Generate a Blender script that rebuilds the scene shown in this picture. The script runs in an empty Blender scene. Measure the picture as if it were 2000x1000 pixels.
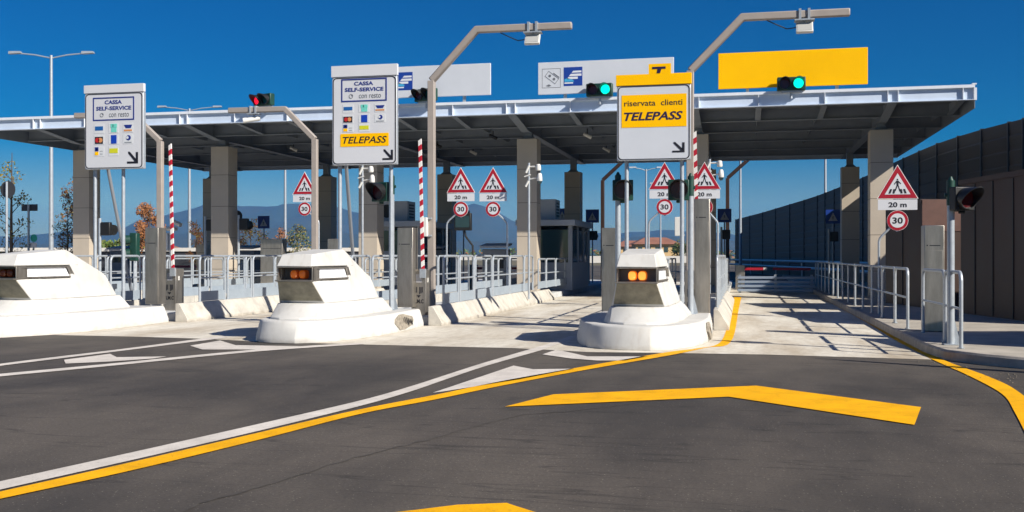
import bpy, math, random
from mathutils import Vector, Matrix
R = math.radians
random.seed(7)
S = bpy.context.scene
COL = S.collection
# ------------------------------------------------------------------ camera, sky, sun, exposure
# world axes: +Y runs along the toll lanes, +X to the right across them, metres; camera eye height 1.5
YAW = math.atan(0.225)
CS, SN = math.cos(YAW), math.sin(YAW)
EYE = 1.5
cam_d = bpy.data.cameras.new("camera"); cam_d.lens = 36; cam_d.sensor_width = 36
cam_d.clip_start = 0.1; cam_d.clip_end = 20000
cam = bpy.data.objects.new("camera", cam_d); COL.objects.link(cam)
cam.location = (0, 0, EYE); cam.rotation_euler = (R(90), 0, YAW)
S.camera = cam
SUNV = Vector((1.0, -0.51, 0.75)).normalized()          # towards the sun
ELEV = math.asin(SUNV.z); ROT = math.atan2(SUNV.x, SUNV.y)
W = bpy.data.worlds.new("World"); S.world = W; W.use_nodes = True
wn = W.node_tree; wn.nodes.clear()
sky = wn.nodes.new("ShaderNodeTexSky"); sky.sky_type = 'NISHITA'; sky.sun_disc = False
sky.sun_elevation = ELEV; sky.sun_rotation = ROT; sky.altitude = 0
sky.air_density = 1.0; sky.dust_density = 0.2; sky.ozone_density = 4.0
hsv = wn.nodes.new("ShaderNodeHueSaturation"); hsv.inputs['Saturation'].default_value = 2.05; hsv.inputs['Hue'].default_value = 0.516
hsv.inputs['Value'].default_value = 0.43
bg = wn.nodes.new("ShaderNodeBackground"); bg.inputs[1].default_value = 0.1
wo = wn.nodes.new("ShaderNodeOutputWorld")
wn.links.new(sky.outputs[0], hsv.inputs['Color']); wn.links.new(hsv.outputs[0], bg.inputs[0]); wn.links.new(bg.outputs[0], wo.inputs[0])
sd = bpy.data.lights.new("sun", 'SUN'); sd.energy = 5.0; sd.angle = R(0.5); sd.color = (1, 0.94, 0.84)
sun = bpy.data.objects.new("sun", sd); COL.objects.link(sun)
sun.rotation_euler = SUNV.to_track_quat('Z', 'Y').to_euler()
S.view_settings.view_transform = 'Standard'; S.view_settings.look = 'None'
S.view_settings.exposure = 0.55; S.view_settings.gamma = 1
S.render.engine = 'CYCLES'
S.cycles.max_bounces = 6; S.cycles.diffuse_bounces = 3; S.cycles.glossy_bounces = 3; S.cycles.volume_bounces = 0
S.cycles.use_denoising = True
try: S.cycles.volume_step_rate = 10
except Exception: pass

# ------------------------------------------------------------------ measuring helpers (photo is 2000x1000, f = 2000)
def UL(px, l):            # ground position of image column px on the cross line y = l ; returns x and distance
    k = (px - 1000) / 2000; Y = l / (SN * k + CS)
    return Y * (CS * k - SN), Y
def UX(px, u):            # where image column px meets the lane line x = u ; returns y and distance
    k = (px - 1000) / 2000; Y = u / (CS * k - SN)
    return Y * (SN * k + CS), Y
def ZZ(py, Y): return EYE + (500 - py) * Y / 2000
def G(px, py, z=0.0):     # ground point
    Y = 2000 * (EYE - z) / (py - 500); X = (px - 1000) / 2000 * Y
    return (CS * X - SN * Y, SN * X + CS * Y)
def CW(X, Y): return (CS * X - SN * Y, SN * X + CS * Y)   # camera-aligned metres to world

# ------------------------------------------------------------------ materials
MATS = {}
def mat(name, col, rough=0.6, metal=0.0, var=0.0, scale=4.0, bump=0.0, bscale=60.0, emit=None, estr=0.0, col2=None, spec=0.5,
        stretch=None, coat=0.0):
    if name in MATS: return MATS[name]
    m = bpy.data.materials.new(name); m.use_nodes = True; MATS[name] = m
    nt = m.node_tree; b = nt.nodes['Principled BSDF']
    b.inputs['Base Color'].default_value = (*col, 1); b.inputs['Roughness'].default_value = rough
    b.inputs['Metallic'].default_value = metal; b.inputs['Specular IOR Level'].default_value = spec
    if coat: b.inputs['Coat Weight'].default_value = coat
    if emit: b.inputs['Emission Color'].default_value = (*emit, 1); b.inputs['Emission Strength'].default_value = estr
    tc = nt.nodes.new('ShaderNodeTexCoord'); mp = nt.nodes.new('ShaderNodeMapping')
    geo = nt.nodes.new('ShaderNodeNewGeometry'); nt.links.new(geo.outputs['Position'], mp.inputs[0])
    if stretch: mp.inputs['Scale'].default_value = stretch
    if var > 0 or col2:
        n = nt.nodes.new('ShaderNodeTexNoise'); n.inputs['Scale'].default_value = scale; n.inputs['Detail'].default_value = 8
        n.inputs['Roughness'].default_value = 0.65
        nt.links.new(mp.outputs[0], n.inputs[0])
        cr = nt.nodes.new('ShaderNodeValToRGB'); cr.color_ramp.elements[0].position = 0.35; cr.color_ramp.elements[1].position = 0.68
        c2 = col2 if col2 else tuple(c * (1 - var) for c in col)
        cr.color_ramp.elements[0].color = (*c2, 1)
        cr.color_ramp.elements[1].color = (*(min(1, c * (1 + (var * .4 if not col2 else 0))) for c in col), 1)
        nt.links.new(n.outputs[0], cr.inputs[0]); nt.links.new(cr.outputs[0], b.inputs['Base Color'])
        mr = nt.nodes.new('ShaderNodeMapRange'); mr.inputs[3].default_value = max(0, rough - .08); mr.inputs[4].default_value = min(1, rough + .12)
        nt.links.new(n.outputs[0], mr.inputs[0]); nt.links.new(mr.outputs[0], b.inputs['Roughness'])
    if bump > 0:
        n2 = nt.nodes.new('ShaderNodeTexNoise'); n2.inputs['Scale'].default_value = bscale; n2.inputs['Detail'].default_value = 4
        nt.links.new(mp.outputs[0], n2.inputs[0])
        bp = nt.nodes.new('ShaderNodeBump'); bp.inputs['Strength'].default_value = bump; bp.inputs['Distance'].default_value = 0.01
        nt.links.new(n2.outputs[0], bp.inputs['Height']); nt.links.new(bp.outputs[0], b.inputs['Normal'])
    return m

def asphalt_mat():
    m = bpy.data.materials.new('asphalt'); m.use_nodes = True; nt = m.node_tree; N = nt.nodes; L = nt.links
    b = N['Principled BSDF']; b.inputs['Roughness'].default_value = 0.85
    g = N.new('ShaderNodeNewGeometry')
    def noise(sc, det=6, rough=.6, stretch=None, rot=0):
        n = N.new('ShaderNodeTexNoise'); n.inputs['Scale'].default_value = sc; n.inputs['Detail'].default_value = det; n.inputs['Roughness'].default_value = rough
        mp = N.new('ShaderNodeMapping'); L.new(g.outputs['Position'], mp.inputs[0])
        if stretch: mp.inputs['Scale'].default_value = stretch
        mp.inputs['Rotation'].default_value = (0, 0, rot)
        L.new(mp.outputs[0], n.inputs[0]); return n
    big = noise(.35, 5, .6, (1, .5, 1), .5); mid = noise(2.2, 6, .7, (1, .35, 1), .9); fine = noise(38, 5, .9)
    r1 = N.new('ShaderNodeValToRGB'); r1.color_ramp.elements[0].position = .40; r1.color_ramp.elements[1].position = .60
    r1.color_ramp.elements[0].color = (.048, .041, .035, 1); r1.color_ramp.elements[1].color = (.106, .089, .072, 1); L.new(big.outputs[0], r1.inputs[0])
    mx = N.new('ShaderNodeMix'); mx.data_type = 'RGBA'; mx.blend_type = 'MULTIPLY'; mx.inputs[0].default_value = .55
    r2 = N.new('ShaderNodeValToRGB'); r2.color_ramp.elements[0].position = .3; r2.color_ramp.elements[0].color = (.6, .6, .6, 1); r2.color_ramp.elements[1].position = .6
    L.new(mid.outputs[0], r2.inputs[0]); L.new(r1.outputs[0], mx.inputs[6]); L.new(r2.outputs[0], mx.inputs[7])
    # pale aggregate flecks
    vo = N.new('ShaderNodeTexVoronoi'); vo.inputs['Scale'].default_value = 34; L.new(g.outputs['Position'], vo.inputs[0])
    lt = N.new('ShaderNodeMath'); lt.operation = 'LESS_THAN'; lt.inputs[1].default_value = .16; L.new(vo.outputs['Distance'], lt.inputs[0])
    sp = N.new('ShaderNodeSeparateColor'); L.new(vo.outputs['Color'], sp.inputs[0])
    gt = N.new('ShaderNodeMath'); gt.operation = 'GREATER_THAN'; gt.inputs[1].default_value = .6; L.new(sp.outputs[0], gt.inputs[0])
    ml = N.new('ShaderNodeMath'); ml.operation = 'MULTIPLY'; L.new(lt.outputs[0], ml.inputs[0]); L.new(gt.outputs[0], ml.inputs[1])
    m2 = N.new('ShaderNodeMix'); m2.data_type = 'RGBA'; m2.inputs[7].default_value = (.22, .195, .16, 1)
    L.new(ml.outputs[0], m2.inputs[0]); L.new(mx.outputs[2], m2.inputs[6])
    m3 = N.new('ShaderNodeMix'); m3.data_type = 'RGBA'; m3.blend_type = 'MULTIPLY'; m3.inputs[0].default_value = .8
    r3 = N.new('ShaderNodeValToRGB'); r3.color_ramp.elements[0].position = .3; r3.color_ramp.elements[0].color = (.35, .35, .35, 1); r3.color_ramp.elements[1].position = .65
    r3.color_ramp.elements[1].color = (1.25, 1.25, 1.25, 1)
    L.new(fine.outputs[0], r3.inputs[0]); L.new(m2.outputs[2], m3.inputs[6]); L.new(r3.outputs[0], m3.inputs[7])
    # long thin joint / tyre wander
    w = noise(.9, 3, .5, (.25, 2.2, 1), .35); r4 = N.new('ShaderNodeValToRGB')
    r4.color_ramp.elements[0].position = .49; r4.color_ramp.elements[0].color = (1, 1, 1, 1)
    r4.color_ramp.elements[1].position = .51; r4.color_ramp.elements[1].color = (1, 1, 1, 1)
    e = r4.color_ramp.elements.new(.5); e.color = (.45, .45, .45, 1)
    L.new(w.outputs[0], r4.inputs[0]); m4 = N.new('ShaderNodeMix'); m4.data_type = 'RGBA'; m4.blend_type = 'MULTIPLY'; m4.inputs[0].default_value = .8
    L.new(m3.outputs[2], m4.inputs[6]); L.new(r4.outputs[0], m4.inputs[7]); L.new(m4.outputs[2], b.inputs['Base Color'])
    bp = N.new('ShaderNodeBump'); bp.inputs['Strength'].default_value = .5; bp.inputs['Distance'].default_value = .006
    L.new(fine.outputs[0], bp.inputs['Height']); L.new(bp.outputs[0], b.inputs['Normal'])
    return m
def concrete_mat():
    m = bpy.data.materials.new('lane_concrete'); m.use_nodes = True; nt = m.node_tree; N = nt.nodes; L = nt.links
    b = N['Principled BSDF']; b.inputs['Roughness'].default_value = 0.8
    g = N.new('ShaderNodeNewGeometry')
    def noise(sc, det, stretch):
        n = N.new('ShaderNodeTexNoise'); n.inputs['Scale'].default_value = sc; n.inputs['Detail'].default_value = det; n.inputs['Roughness'].default_value = .65
        mp = N.new('ShaderNodeMapping'); mp.inputs['Scale'].default_value = stretch; L.new(g.outputs['Position'], mp.inputs[0]); L.new(mp.outputs[0], n.inputs[0]); return n
    a = noise(.8, 8, (1.3, .28, 1)); c = noise(7, 6, (1, .6, 1))
    r = N.new('ShaderNodeValToRGB'); r.color_ramp.elements[0].position = .33; r.color_ramp.elements[1].position = .62
    r.color_ramp.elements[0].color = (.44, .37, .275, 1); r.color_ramp.elements[1].color = (.70, .66, .57, 1); L.new(a.outputs[0], r.inputs[0])
    r2 = N.new('ShaderNodeValToRGB'); r2.color_ramp.elements[0].position = .3; r2.color_ramp.elements[0].color = (.7, .68, .66, 1); r2.color_ramp.elements[1].position = .55
    L.new(c.outputs[0], r2.inputs[0])
    mx = N.new('ShaderNodeMix'); mx.data_type = 'RGBA'; mx.blend_type = 'MULTIPLY'; mx.inputs[0].default_value = .6
    L.new(r.outputs[0], mx.inputs[6]); L.new(r2.outputs[0], mx.inputs[7])
    # cross joints every 4.5 m
    sx = N.new('ShaderNodeSeparateXYZ'); L.new(g.outputs['Position'], sx.inputs[0])
    md = N.new('ShaderNodeMath'); md.operation = 'PINGPONG'; md.inputs[1].default_value = 2.25; L.new(sx.outputs[1], md.inputs[0])
    l2 = N.new('ShaderNodeMath'); l2.operation = 'LESS_THAN'; l2.inputs[1].default_value = .012; L.new(md.outputs[0], l2.inputs[0])
    mj = N.new('ShaderNodeMix'); mj.data_type = 'RGBA'; mj.inputs[7].default_value = (.2, .17, .14, 1); L.new(l2.outputs[0], mj.inputs[0]); L.new(mx.outputs[2], mj.inputs[6])
    L.new(mj.outputs[2], b.inputs['Base Color'])
    bp = N.new('ShaderNodeBump'); bp.inputs['Strength'].default_value = .3; bp.inputs['Distance'].default_value = .01
    L.new(c.outputs[0], bp.inputs['Height']); L.new(bp.outputs[0], b.inputs['Normal'])
    return m
M_ASPH = asphalt_mat(); M_CONC = concrete_mat()
def worn(name, col, dark):
    m = mat(name, col, .75, var=.2, scale=2.5, bump=.5, bscale=45, spec=.15); nt = m.node_tree; N = nt.nodes; L = nt.links; b = N['Principled BSDF']
    src = b.inputs['Base Color'].links[0].from_socket; g = N.new('ShaderNodeNewGeometry')
    prev = src
    for sc, lo, hi, amt in ((26, .60, .72, .75), (3.2, .60, .80, .45), (9, .62, .70, .35)):
        n = N.new('ShaderNodeTexNoise'); n.inputs['Scale'].default_value = sc; n.inputs['Detail'].default_value = 6; n.inputs['Roughness'].default_value = .75; L.new(g.outputs['Position'], n.inputs[0])
        mr = N.new('ShaderNodeMapRange'); mr.inputs[1].default_value = lo; mr.inputs[2].default_value = hi; mr.inputs[4].default_value = amt; L.new(n.outputs[0], mr.inputs[0])
        mx = N.new('ShaderNodeMix'); mx.data_type = 'RGBA'; mx.inputs[7].default_value = (*dark, 1); L.new(mr.outputs[0], mx.inputs[0]); L.new(prev, mx.inputs[6]); prev = mx.outputs[2]
    L.new(prev, b.inputs['Base Color']); return m
M_WLINE = worn('white_road_paint', (.66, .61, .55), (.16, .14, .12))
M_YLINE = worn('yellow_road_paint', (.90, .44, .004), (.20, .13, .05))
M_WHITE = mat('white_painted_concrete', (.585, .575, .545), .6, var=.12, scale=1.6, bump=.15, bscale=25)
def grime(m, zt, col, amt):
    nt = m.node_tree; N = nt.nodes; L = nt.links; b = N['Principled BSDF']; src = b.inputs['Base Color'].links[0].from_socket
    g = N.new('ShaderNodeNewGeometry'); sx = N.new('ShaderNodeSeparateXYZ'); L.new(g.outputs['Position'], sx.inputs[0])
    n = N.new('ShaderNodeTexNoise'); n.inputs['Scale'].default_value = 3.5; n.inputs['Detail'].default_value = 8; n.inputs['Roughness'].default_value = .7; L.new(g.outputs['Position'], n.inputs[0])
    a = N.new('ShaderNodeMath'); a.operation = 'MULTIPLY_ADD'; a.inputs[1].default_value = -.5; a.inputs[2].default_value = zt+.25; L.new(n.outputs[0], a.inputs[0])
    d = N.new('ShaderNodeMath'); d.operation = 'SUBTRACT'; L.new(a.outputs[0], d.inputs[0]); L.new(sx.outputs[2], d.inputs[1])
    mr = N.new('ShaderNodeMapRange'); mr.inputs[1].default_value = -.02; mr.inputs[2].default_value = .10; mr.inputs[4].default_value = amt; L.new(d.outputs[0], mr.inputs[0])
    mx = N.new('ShaderNodeMix'); mx.data_type = 'RGBA'; mx.inputs[7].default_value = (*col, 1); L.new(mr.outputs[0], mx.inputs[0]); L.new(src, mx.inputs[6])
    n2 = N.new('ShaderNodeTexNoise'); n2.inputs['Scale'].default_value = 1; n2.inputs['Detail'].default_value = 6; mp = N.new('ShaderNodeMapping'); mp.inputs['Scale'].default_value = (9, 5, .8); L.new(g.outputs['Position'], mp.inputs[0]); L.new(mp.outputs[0], n2.inputs[0])
    m2 = N.new('ShaderNodeMapRange'); m2.inputs[1].default_value = .56; m2.inputs[2].default_value = .72; m2.inputs[4].default_value = amt*.6; L.new(n2.outputs[0], m2.inputs[0])
    m3 = N.new('ShaderNodeMix'); m3.data_type = 'RGBA'; m3.inputs[7].default_value = (*col, 1); L.new(m2.outputs[0], m3.inputs[0]); L.new(mx.outputs[2], m3.inputs[6]); L.new(m3.outputs[2], b.inputs['Base Color'])
grime(M_WHITE, .05, (.36,.31,.25), .45)
M_BARR = mat('barrier_concrete', (.52, .49, .43), .8, var=.22, scale=3, bump=.25, bscale=40)
grime(M_BARR, .06, (.26,.22,.17), .6)
M_KERB = mat('kerb_concrete', (.40, .36, .31), .85, var=.3, scale=4, bump=.3, bscale=40)
M_WALK = mat('sidewalk_concrete', (.42, .38, .32), .85, var=.25, scale=2, bump=.2, bscale=30)
M_ISL = mat('island_surface', (.52, .53, .53), .7, var=.2, scale=2)
M_GALV = mat('galvanised_steel', (.42, .46, .50), .42, metal=.35, var=.12, scale=9)
M_STAIN = mat('brushed_stainless', (.42, .385, .335), .34, metal=.8, var=.22, scale=2.5, stretch=(3, 3, .6))  # vertically stretched tones put a soft reflection gradient into the colour
M_GRAYP = mat('warm_grey_pole', (.36, .315, .28), .45, var=.08, scale=4)
M_STEEL = mat('shaded_canopy_steel', (.22, .25, .285), .55, var=.12, scale=2)  # same pale blue paint, darkened to carry the shade under the canopy
M_FASC = mat('pale_blue_steel', (.58, .67, .80), .45, var=.06, scale=2)
M_FLNG = mat('pale_flange_steel', (.74, .78, .84), .4, var=.06, scale=3)
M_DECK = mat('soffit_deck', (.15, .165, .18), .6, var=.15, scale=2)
M_COLM = mat('beige_cladding', (.51, .44, .355), .6, var=.08, scale=1.2)
M_JOINT = mat('dark_joint', (.10, .09, .08), .8)
M_SIGNW = mat('sign_face', (.64, .65, .68), .4, var=.03, scale=2)
M_SIGNG = mat('sign_grey_face', (.60, .63, .68), .35, var=.04, scale=2)
M_SIGNY = mat('sign_yellow', (1.0, .53, 0.0), .6, var=.03, scale=2, spec=.08)
M_BLK = mat('black_print', (.012, .012, .018), .5)
M_NAVY = mat('navy_print', (.012, .03, .22), .5)
M_DGREEN = mat('dark_green_housing', (.008, .05, .035), .45, var=.2, scale=9)
M_BLACK = mat('black_plastic', (.010, .010, .010), .5)
M_RED = mat('red_print', (.36, .006, .02), .45)
M_REDREF = mat('boom_red', (.46, .012, .03), .45, var=.15, scale=8)
M_WREF = mat('boom_white', (.80, .78, .75), .45, var=.1, scale=8)
M_BLUE = mat('blue_sign', (.012, .05, .30), .4)
M_GLASS = mat('dark_glass', (.02, .05, .06), .08, spec=.9)
M_BROWN = mat('brown_metal_cladding', (.045, .022, .015), .5, var=.18, scale=1.5)
M_BROWN2 = mat('reddish_brown_trim', (.11, .05, .036), .55, var=.2, scale=3)
M_NOISE = mat('noise_wall_panel', (.052, .044, .040), .6, var=.25, scale=1, stretch=(.4, .4, 3))
NOISE_TONES = [mat('noise_wall_panel_%s' % n_, c_, .6, var=.3, scale=1, stretch=(.4, .4, 3)) for n_, c_ in (('a', (.052,.044,.040)), ('b', (.064,.055,.049)), ('c', (.046,.041,.040)))]
M_NPOST = mat('noise_wall_post', (.02, .019, .02), .5)
M_REDOFF = mat('red_lens_off', (.07, .008, .01), .2)
M_GRNOFF = mat('green_lens_off', (.005, .05, .04), .2)
M_REDON = mat('red_lens_lit', (.5, .01, .02), .3, emit=(1, .01, .035), estr=1.0)
M_GRNON = mat('green_lens_lit', (0, .5, .35), .3, emit=(0, 1, .62), estr=1.0)

# ------------------------------------------------------------------ mesh builder
class MB:
    def __init__(s): s.v = []; s.f = []; s.mi = []; s.ms = []; s.cur = 0
    def m(s, mt):
        if mt not in s.ms: s.ms.append(mt)
        s.cur = s.ms.index(mt); return s
    def add(s, vs, fs):
        o = len(s.v); s.v += [tuple(x) for x in vs]
        for f in fs: s.f.append(tuple(o + i for i in f)); s.mi.append(s.cur)
        return s
    def box(s, x0, x1, y0, y1, z0, z1, T=None):
        vs = [Vector(p) for p in ((x0,y0,z0),(x1,y0,z0),(x1,y1,z0),(x0,y1,z0),(x0,y0,z1),(x1,y0,z1),(x1,y1,z1),(x0,y1,z1))]
        if T: vs = [T @ p for p in vs]
        return s.add(vs, [(0,3,2,1),(4,5,6,7),(0,1,5,4),(1,2,6,5),(2,3,7,6),(3,0,4,7)])
    def hexa(s, b, t):   # bottom 4, top 4
        return s.add(list(b) + list(t), [(0,3,2,1),(4,5,6,7),(0,1,5,4),(1,2,6,5),(2,3,7,6),(3,0,4,7)])
    def prism(s, pts, z0, z1):   # xy polygon extruded in z (ccw)
        n = len(pts); a = 0
        for i in range(n): a += pts[i][0]*pts[(i+1)%n][1] - pts[(i+1)%n][0]*pts[i][1]
        if a < 0: pts = pts[::-1]
        vs = [(x, y, z0) for x, y in pts] + [(x, y, z1) for x, y in pts]
        return s.add(vs, [tuple(range(n))[::-1], tuple(range(n, 2*n))] + [(i, (i+1)%n, n+(i+1)%n, n+i) for i in range(n)])
    def xz(s, pts, y0, y1):      # xz polygon, y0 front (towards -y), y1 back
        n = len(pts); a = 0
        for i in range(n): a += pts[i][0]*pts[(i+1)%n][1] - pts[(i+1)%n][0]*pts[i][1]
        if a < 0: pts = pts[::-1]
        vs = [(x, y0, z) for x, z in pts] + [(x, y1, z) for x, z in pts]
        return s.add(vs, [tuple(range(n)), tuple(range(n, 2*n))[::-1]] + [(i, n+i, n+(i+1)%n, (i+1)%n) for i in range(n)])
    def ring(s, rings, closed=True, caps=True):
        n = len(rings[0]); o = len(s.v)
        for r in rings: s.v += [tuple(p) for p in r]
        for k in range(len(rings)-1):
            for i in range(n if closed else n-1):
                j = (i+1) % n
                s.f.append((o+k*n+i, o+k*n+j, o+(k+1)*n+j, o+(k+1)*n+i)); s.mi.append(s.cur)
        if caps:
            s.f.append(tuple(o+i for i in range(n))[::-1]); s.mi.append(s.cur)
            s.f.append(tuple(o+(len(rings)-1)*n+i for i in range(n))); s.mi.append(s.cur)
        return s
    def cyl(s, p0, p1, r0, r1=None, n=16, caps=True):
        if r1 is None: r1 = r0
        p0 = Vector(p0); p1 = Vector(p1); d = (p1-p0).normalized()
        a = d.orthogonal().normalized(); b = d.cross(a)
        rs = [[p + (a*math.cos(t)+b*math.sin(t))*r for t in [2*math.pi*i/n for i in range(n)]] for p, r in ((p0, r0), (p1, r1))]
        return s.ring(rs, caps=caps)
    def tube(s, pts, r, n=10, rot=0.0):
        pts = [Vector(p) for p in pts]; rs = []; ref = None
        for i, p in enumerate(pts):
            d0 = (pts[i]-pts[i-1]).normalized() if i else None
            d1 = (pts[i+1]-pts[i]).normalized() if i < len(pts)-1 else None
            d = (d0+d1).normalized() if d0 and d1 else (d0 or d1)
            k = 1.0 if not (d0 and d1) else 1/max(.5, d.dot(d1))
            if ref is None:
                ref = Vector((0, 1, 0)) if abs(d.y) < .9 else Vector((1, 0, 0))
            a = (ref - d*ref.dot(d)).normalized(); b = d.cross(a); ref = a
            # stretch in the bend plane to keep the thickness
            bd = None
            if d0 and d1 and (d1-d0).length > 1e-4: bd = (d1-d0).normalized()
            ring = []
            for q in range(n):
                t = 2*math.pi*q/n + rot; o = (a*math.cos(t)+b*math.sin(t))*r
                if bd is not None: o = o + bd*(o.dot(bd))*(k-1)
                ring.append(p+o)
            rs.append(ring)
        return s.ring(rs)
    def build(s, name, mt=None, parent=None, smooth=True, bevel=0, loc=None, ang=35, seg=2):
        me = bpy.data.meshes.new(name); me.from_pydata(s.v, [], s.f); me.update()
        ms = s.ms if s.ms else [mt]
        for q in ms: me.materials.append(q)
        if s.ms:
            for p, i in zip(me.polygons, s.mi): p.material_index = i
        if smooth:
            for p in me.polygons: p.use_smooth = True
            me.set_sharp_from_angle(angle=R(ang))
        o = bpy.data.objects.new(name, me); COL.objects.link(o)
        if parent: o.parent = parent
        if loc: o.location = loc
        if bevel:
            b = o.modifiers.new('bevel', 'BEVEL'); b.width = bevel; b.segments = seg; b.limit_method = 'ANGLE'; b.angle_limit = R(30)
        return o
def tag(o, label=None, cat=None, group=None, kind=None):
    if label: o['label'] = label
    if cat: o['category'] = cat
    if group: o['group'] = group
    if kind: o['kind'] = kind
    return o
def thing(name, label, cat, loc=(0,0,0), rz=0, group=None, kind=None):
    o = bpy.data.objects.new(name, None); COL.objects.link(o); o.location = loc; o.rotation_euler = (0, 0, rz); o.empty_display_size = .2
    return tag(o, label, cat, group, kind)
def kids(o): return [c for c in bpy.data.objects if c.parent == o]
def dup(root, loc, rz=0, label=None, group=None):
    r = root.copy(); COL.objects.link(r); r.location = loc; r.rotation_euler = (0, 0, rz)
    if label: r['label'] = label
    if group: r['group'] = group
    for ch in kids(root):
        c = ch.copy(); COL.objects.link(c); c.parent = r
        for g in kids(ch):
            d = g.copy(); COL.objects.link(d); d.parent = c
    return r
def arc(c, r, a0, a1, n=5): return [(c[0]+r*math.cos(R(a0+(a1-a0)*i/n)), c[1]+r*math.sin(R(a0+(a1-a0)*i/n))) for i in range(n+1)]
def rrect(x0, x1, z0, z1, r):
    return arc((x1-r, z0+r), r, -90, 0) + arc((x1-r, z1-r), r, 0, 90) + arc((x0+r, z1-r), r, 90, 180) + arc((x0+r, z0+r), r, 180, 270)
def circ(cx, cz, r, n=28): return [(cx+r*math.cos(2*math.pi*i/n), cz+r*math.sin(2*math.pi*i/n)) for i in range(n)]
def frame_xz(mb, outer, inner, y0, y1):   # ring between two equal-count outlines
    n = len(outer)
    vs = [(x, y0, z) for x, z in outer] + [(x, y0, z) for x, z in inner] + [(x, y1, z) for x, z in outer]
    fs = [(i, (i+1)%n, n+(i+1)%n, n+i) for i in range(n)] + [(i, 2*n+i, 2*n+(i+1)%n, (i+1)%n) for i in range(n)]
    mb.add(vs, fs)
def text_mesh(mb, body, x0, x1, z0, z1, y, shear=0.0, bold=.0, th=.002):
    cu = bpy.data.curves.new('t', 'FONT'); cu.body = body; cu.shear = shear; cu.offset = bold; cu.extrude = 0; cu.resolution_u = 3
    ob = bpy.data.objects.new('t', cu); me = bpy.data.meshes.new_from_object(ob)
    vs = [v.co.copy() for v in me.vertices]; fs = [tuple(p.vertices) for p in me.polygons]
    ax, bx = min(v.x for v in vs), max(v.x for v in vs); az, bz = min(v.y for v in vs), max(v.y for v in vs)
    out = [(x0+(v.x-ax)/(bx-ax)*(x1-x0), y, z0+(v.y-az)/(bz-az)*(z1-z0)) for v in vs]
    mb.add(out, fs)
    bpy.data.objects.remove(ob); bpy.data.curves.remove(cu); bpy.data.meshes.remove(me)
def sheet(name, pts, z, mt, parent=None):
    n = len(pts); a = 0
    for i in range(n): a += pts[i][0]*pts[(i+1)%n][1] - pts[(i+1)%n][0]*pts[i][1]
    if a < 0: pts = pts[::-1]
    m = MB(); m.add([(x, y, z) for x, y in pts], [tuple(range(n))]); return m.build(name, mt, parent, smooth=False)
def smooth_pl(p):
    out = []
    for i in range(len(p)-1):
        a = p[max(0,i-1)]; b = p[i]; c = p[i+1]; d = p[min(len(p)-1,i+2)]
        for k in range(6):
            t = k/6; out.append(tuple(.5*((2*b[j])+(-a[j]+c[j])*t+(2*a[j]-5*b[j]+4*c[j]-d[j])*t*t+(-a[j]+3*b[j]-3*c[j]+d[j])*t**3) for j in (0,1)))
    out.append(p[-1]); return out
def strip_px(name, top, bot, z, mt, parent=None):   # band on the ground between two image polylines, same count
    a = [G(*p, z) for p in smooth_pl(top)]; b = [G(*p, z) for p in smooth_pl(bot)]; m = MB(); n = len(a)
    m.add([(x, y, z) for x, y in a] + [(x, y, z) for x, y in b], [(i, n+i, n+i+1, i+1) for i in range(n-1)])
    o = m.build(name, mt, parent, smooth=False)
    return o

# ------------------------------------------------------------------ ground, road, pavement, kerbs
m = MB(); m.add([(-6000,-400,-.03),(6000,-400,-.03),(6000,7000,-.03),(-6000,7000,-.03)], [(0,1,2,3)])
tag(m.build('ground', mat('dry_grass_ground', (.09,.085,.04), .95, col2=(.16,.13,.08), scale=.05), smooth=False), kind='structure')
road = tag(sheet('road', [(-120,-25),(60,-25),(60,160),(-120,160)], 0, M_ASPH), kind='structure')
edge = [(-30,650),(0,653),(75,654),(250,657.5),(400,662),(500,667.5),(700,673),(900,678),(1000,680),(1150,688),(1325,690),(1500,693),(1846,703.5)]
ep = [G(*p) for p in edge]
pav = ep + [(2.9,16.5),(2.9,60),(-45,60),(-45,24)]
tag(sheet('concrete_pavement', pav, .004, M_CONC), kind='structure')
def line(name, top, bot, mt, label): o = strip_px(name, top, bot, .009, mt, road); o['label'] = label
line('lane_line', [(-60,953),(0,940),(250,885),(500,829),(700,783),(800,755),(870,732.5),(940,710),(1045,679),(1066,673),(1115,656)],
     [(-60,970),(0,956),(250,900),(500,842.5),(700,793.5),(800,765),(870,741),(951,714),(1053,685),(1073,678),(1129,658)], M_WLINE, 'long white line sweeping up to the right hand bollard')
line('edge_line', [(-60,974),(0,960),(250,904),(500,846),(700,800),(850,771),(975,745),(1150,714),(1307,687),(1360,680.5),(1409,666),(1428,600),(1434,580)],
     [(-60,989),(0,974),(250,920),(500,860),(700,809),(850,780),(975,754),(1150,721),(1307,694),(1378,679),(1427,668),(1443,603),(1448,580)], M_YLINE, 'long yellow line beside the white one')
line('edge_line', [(1606,583),(1690,628),(1750,665),(1825,703.5),(1895,735),(1958,770),(1982,805),(2010,860)],
     [(1612,583),(1704,628),(1768,665),(1846,704),(1930,735),(1985,762),(2040,810),(2080,870)], M_YLINE, 'yellow line curving along the right kerb')
line('lane_line', [(-40,718),(0,710.5),(100,698),(250,680),(425,657)], [(-40,722),(0,714.5),(100,702),(250,683.5),(445,659)], M_WLINE, 'upper thin white line at the left')
line('lane_line', [(-40,735),(0,730),(200,711.5),(500,682.5),(700,669.5)], [(-40,740),(0,735),(200,716),(500,686.5),(712,672)], M_WLINE, 'lower thin white line at the left')
line('lane_line', [(-40,658),(0,656),(60,652),(120,651)], [(-40,662),(0,660),(60,656.5),(120,653)], M_WLINE, 'white line at the foot of the left bollard')
def chev(name, pts, mt, label):
    o = sheet(name, [G(*p, .009) for p in pts], .009, mt, road); o['label'] = label
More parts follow.
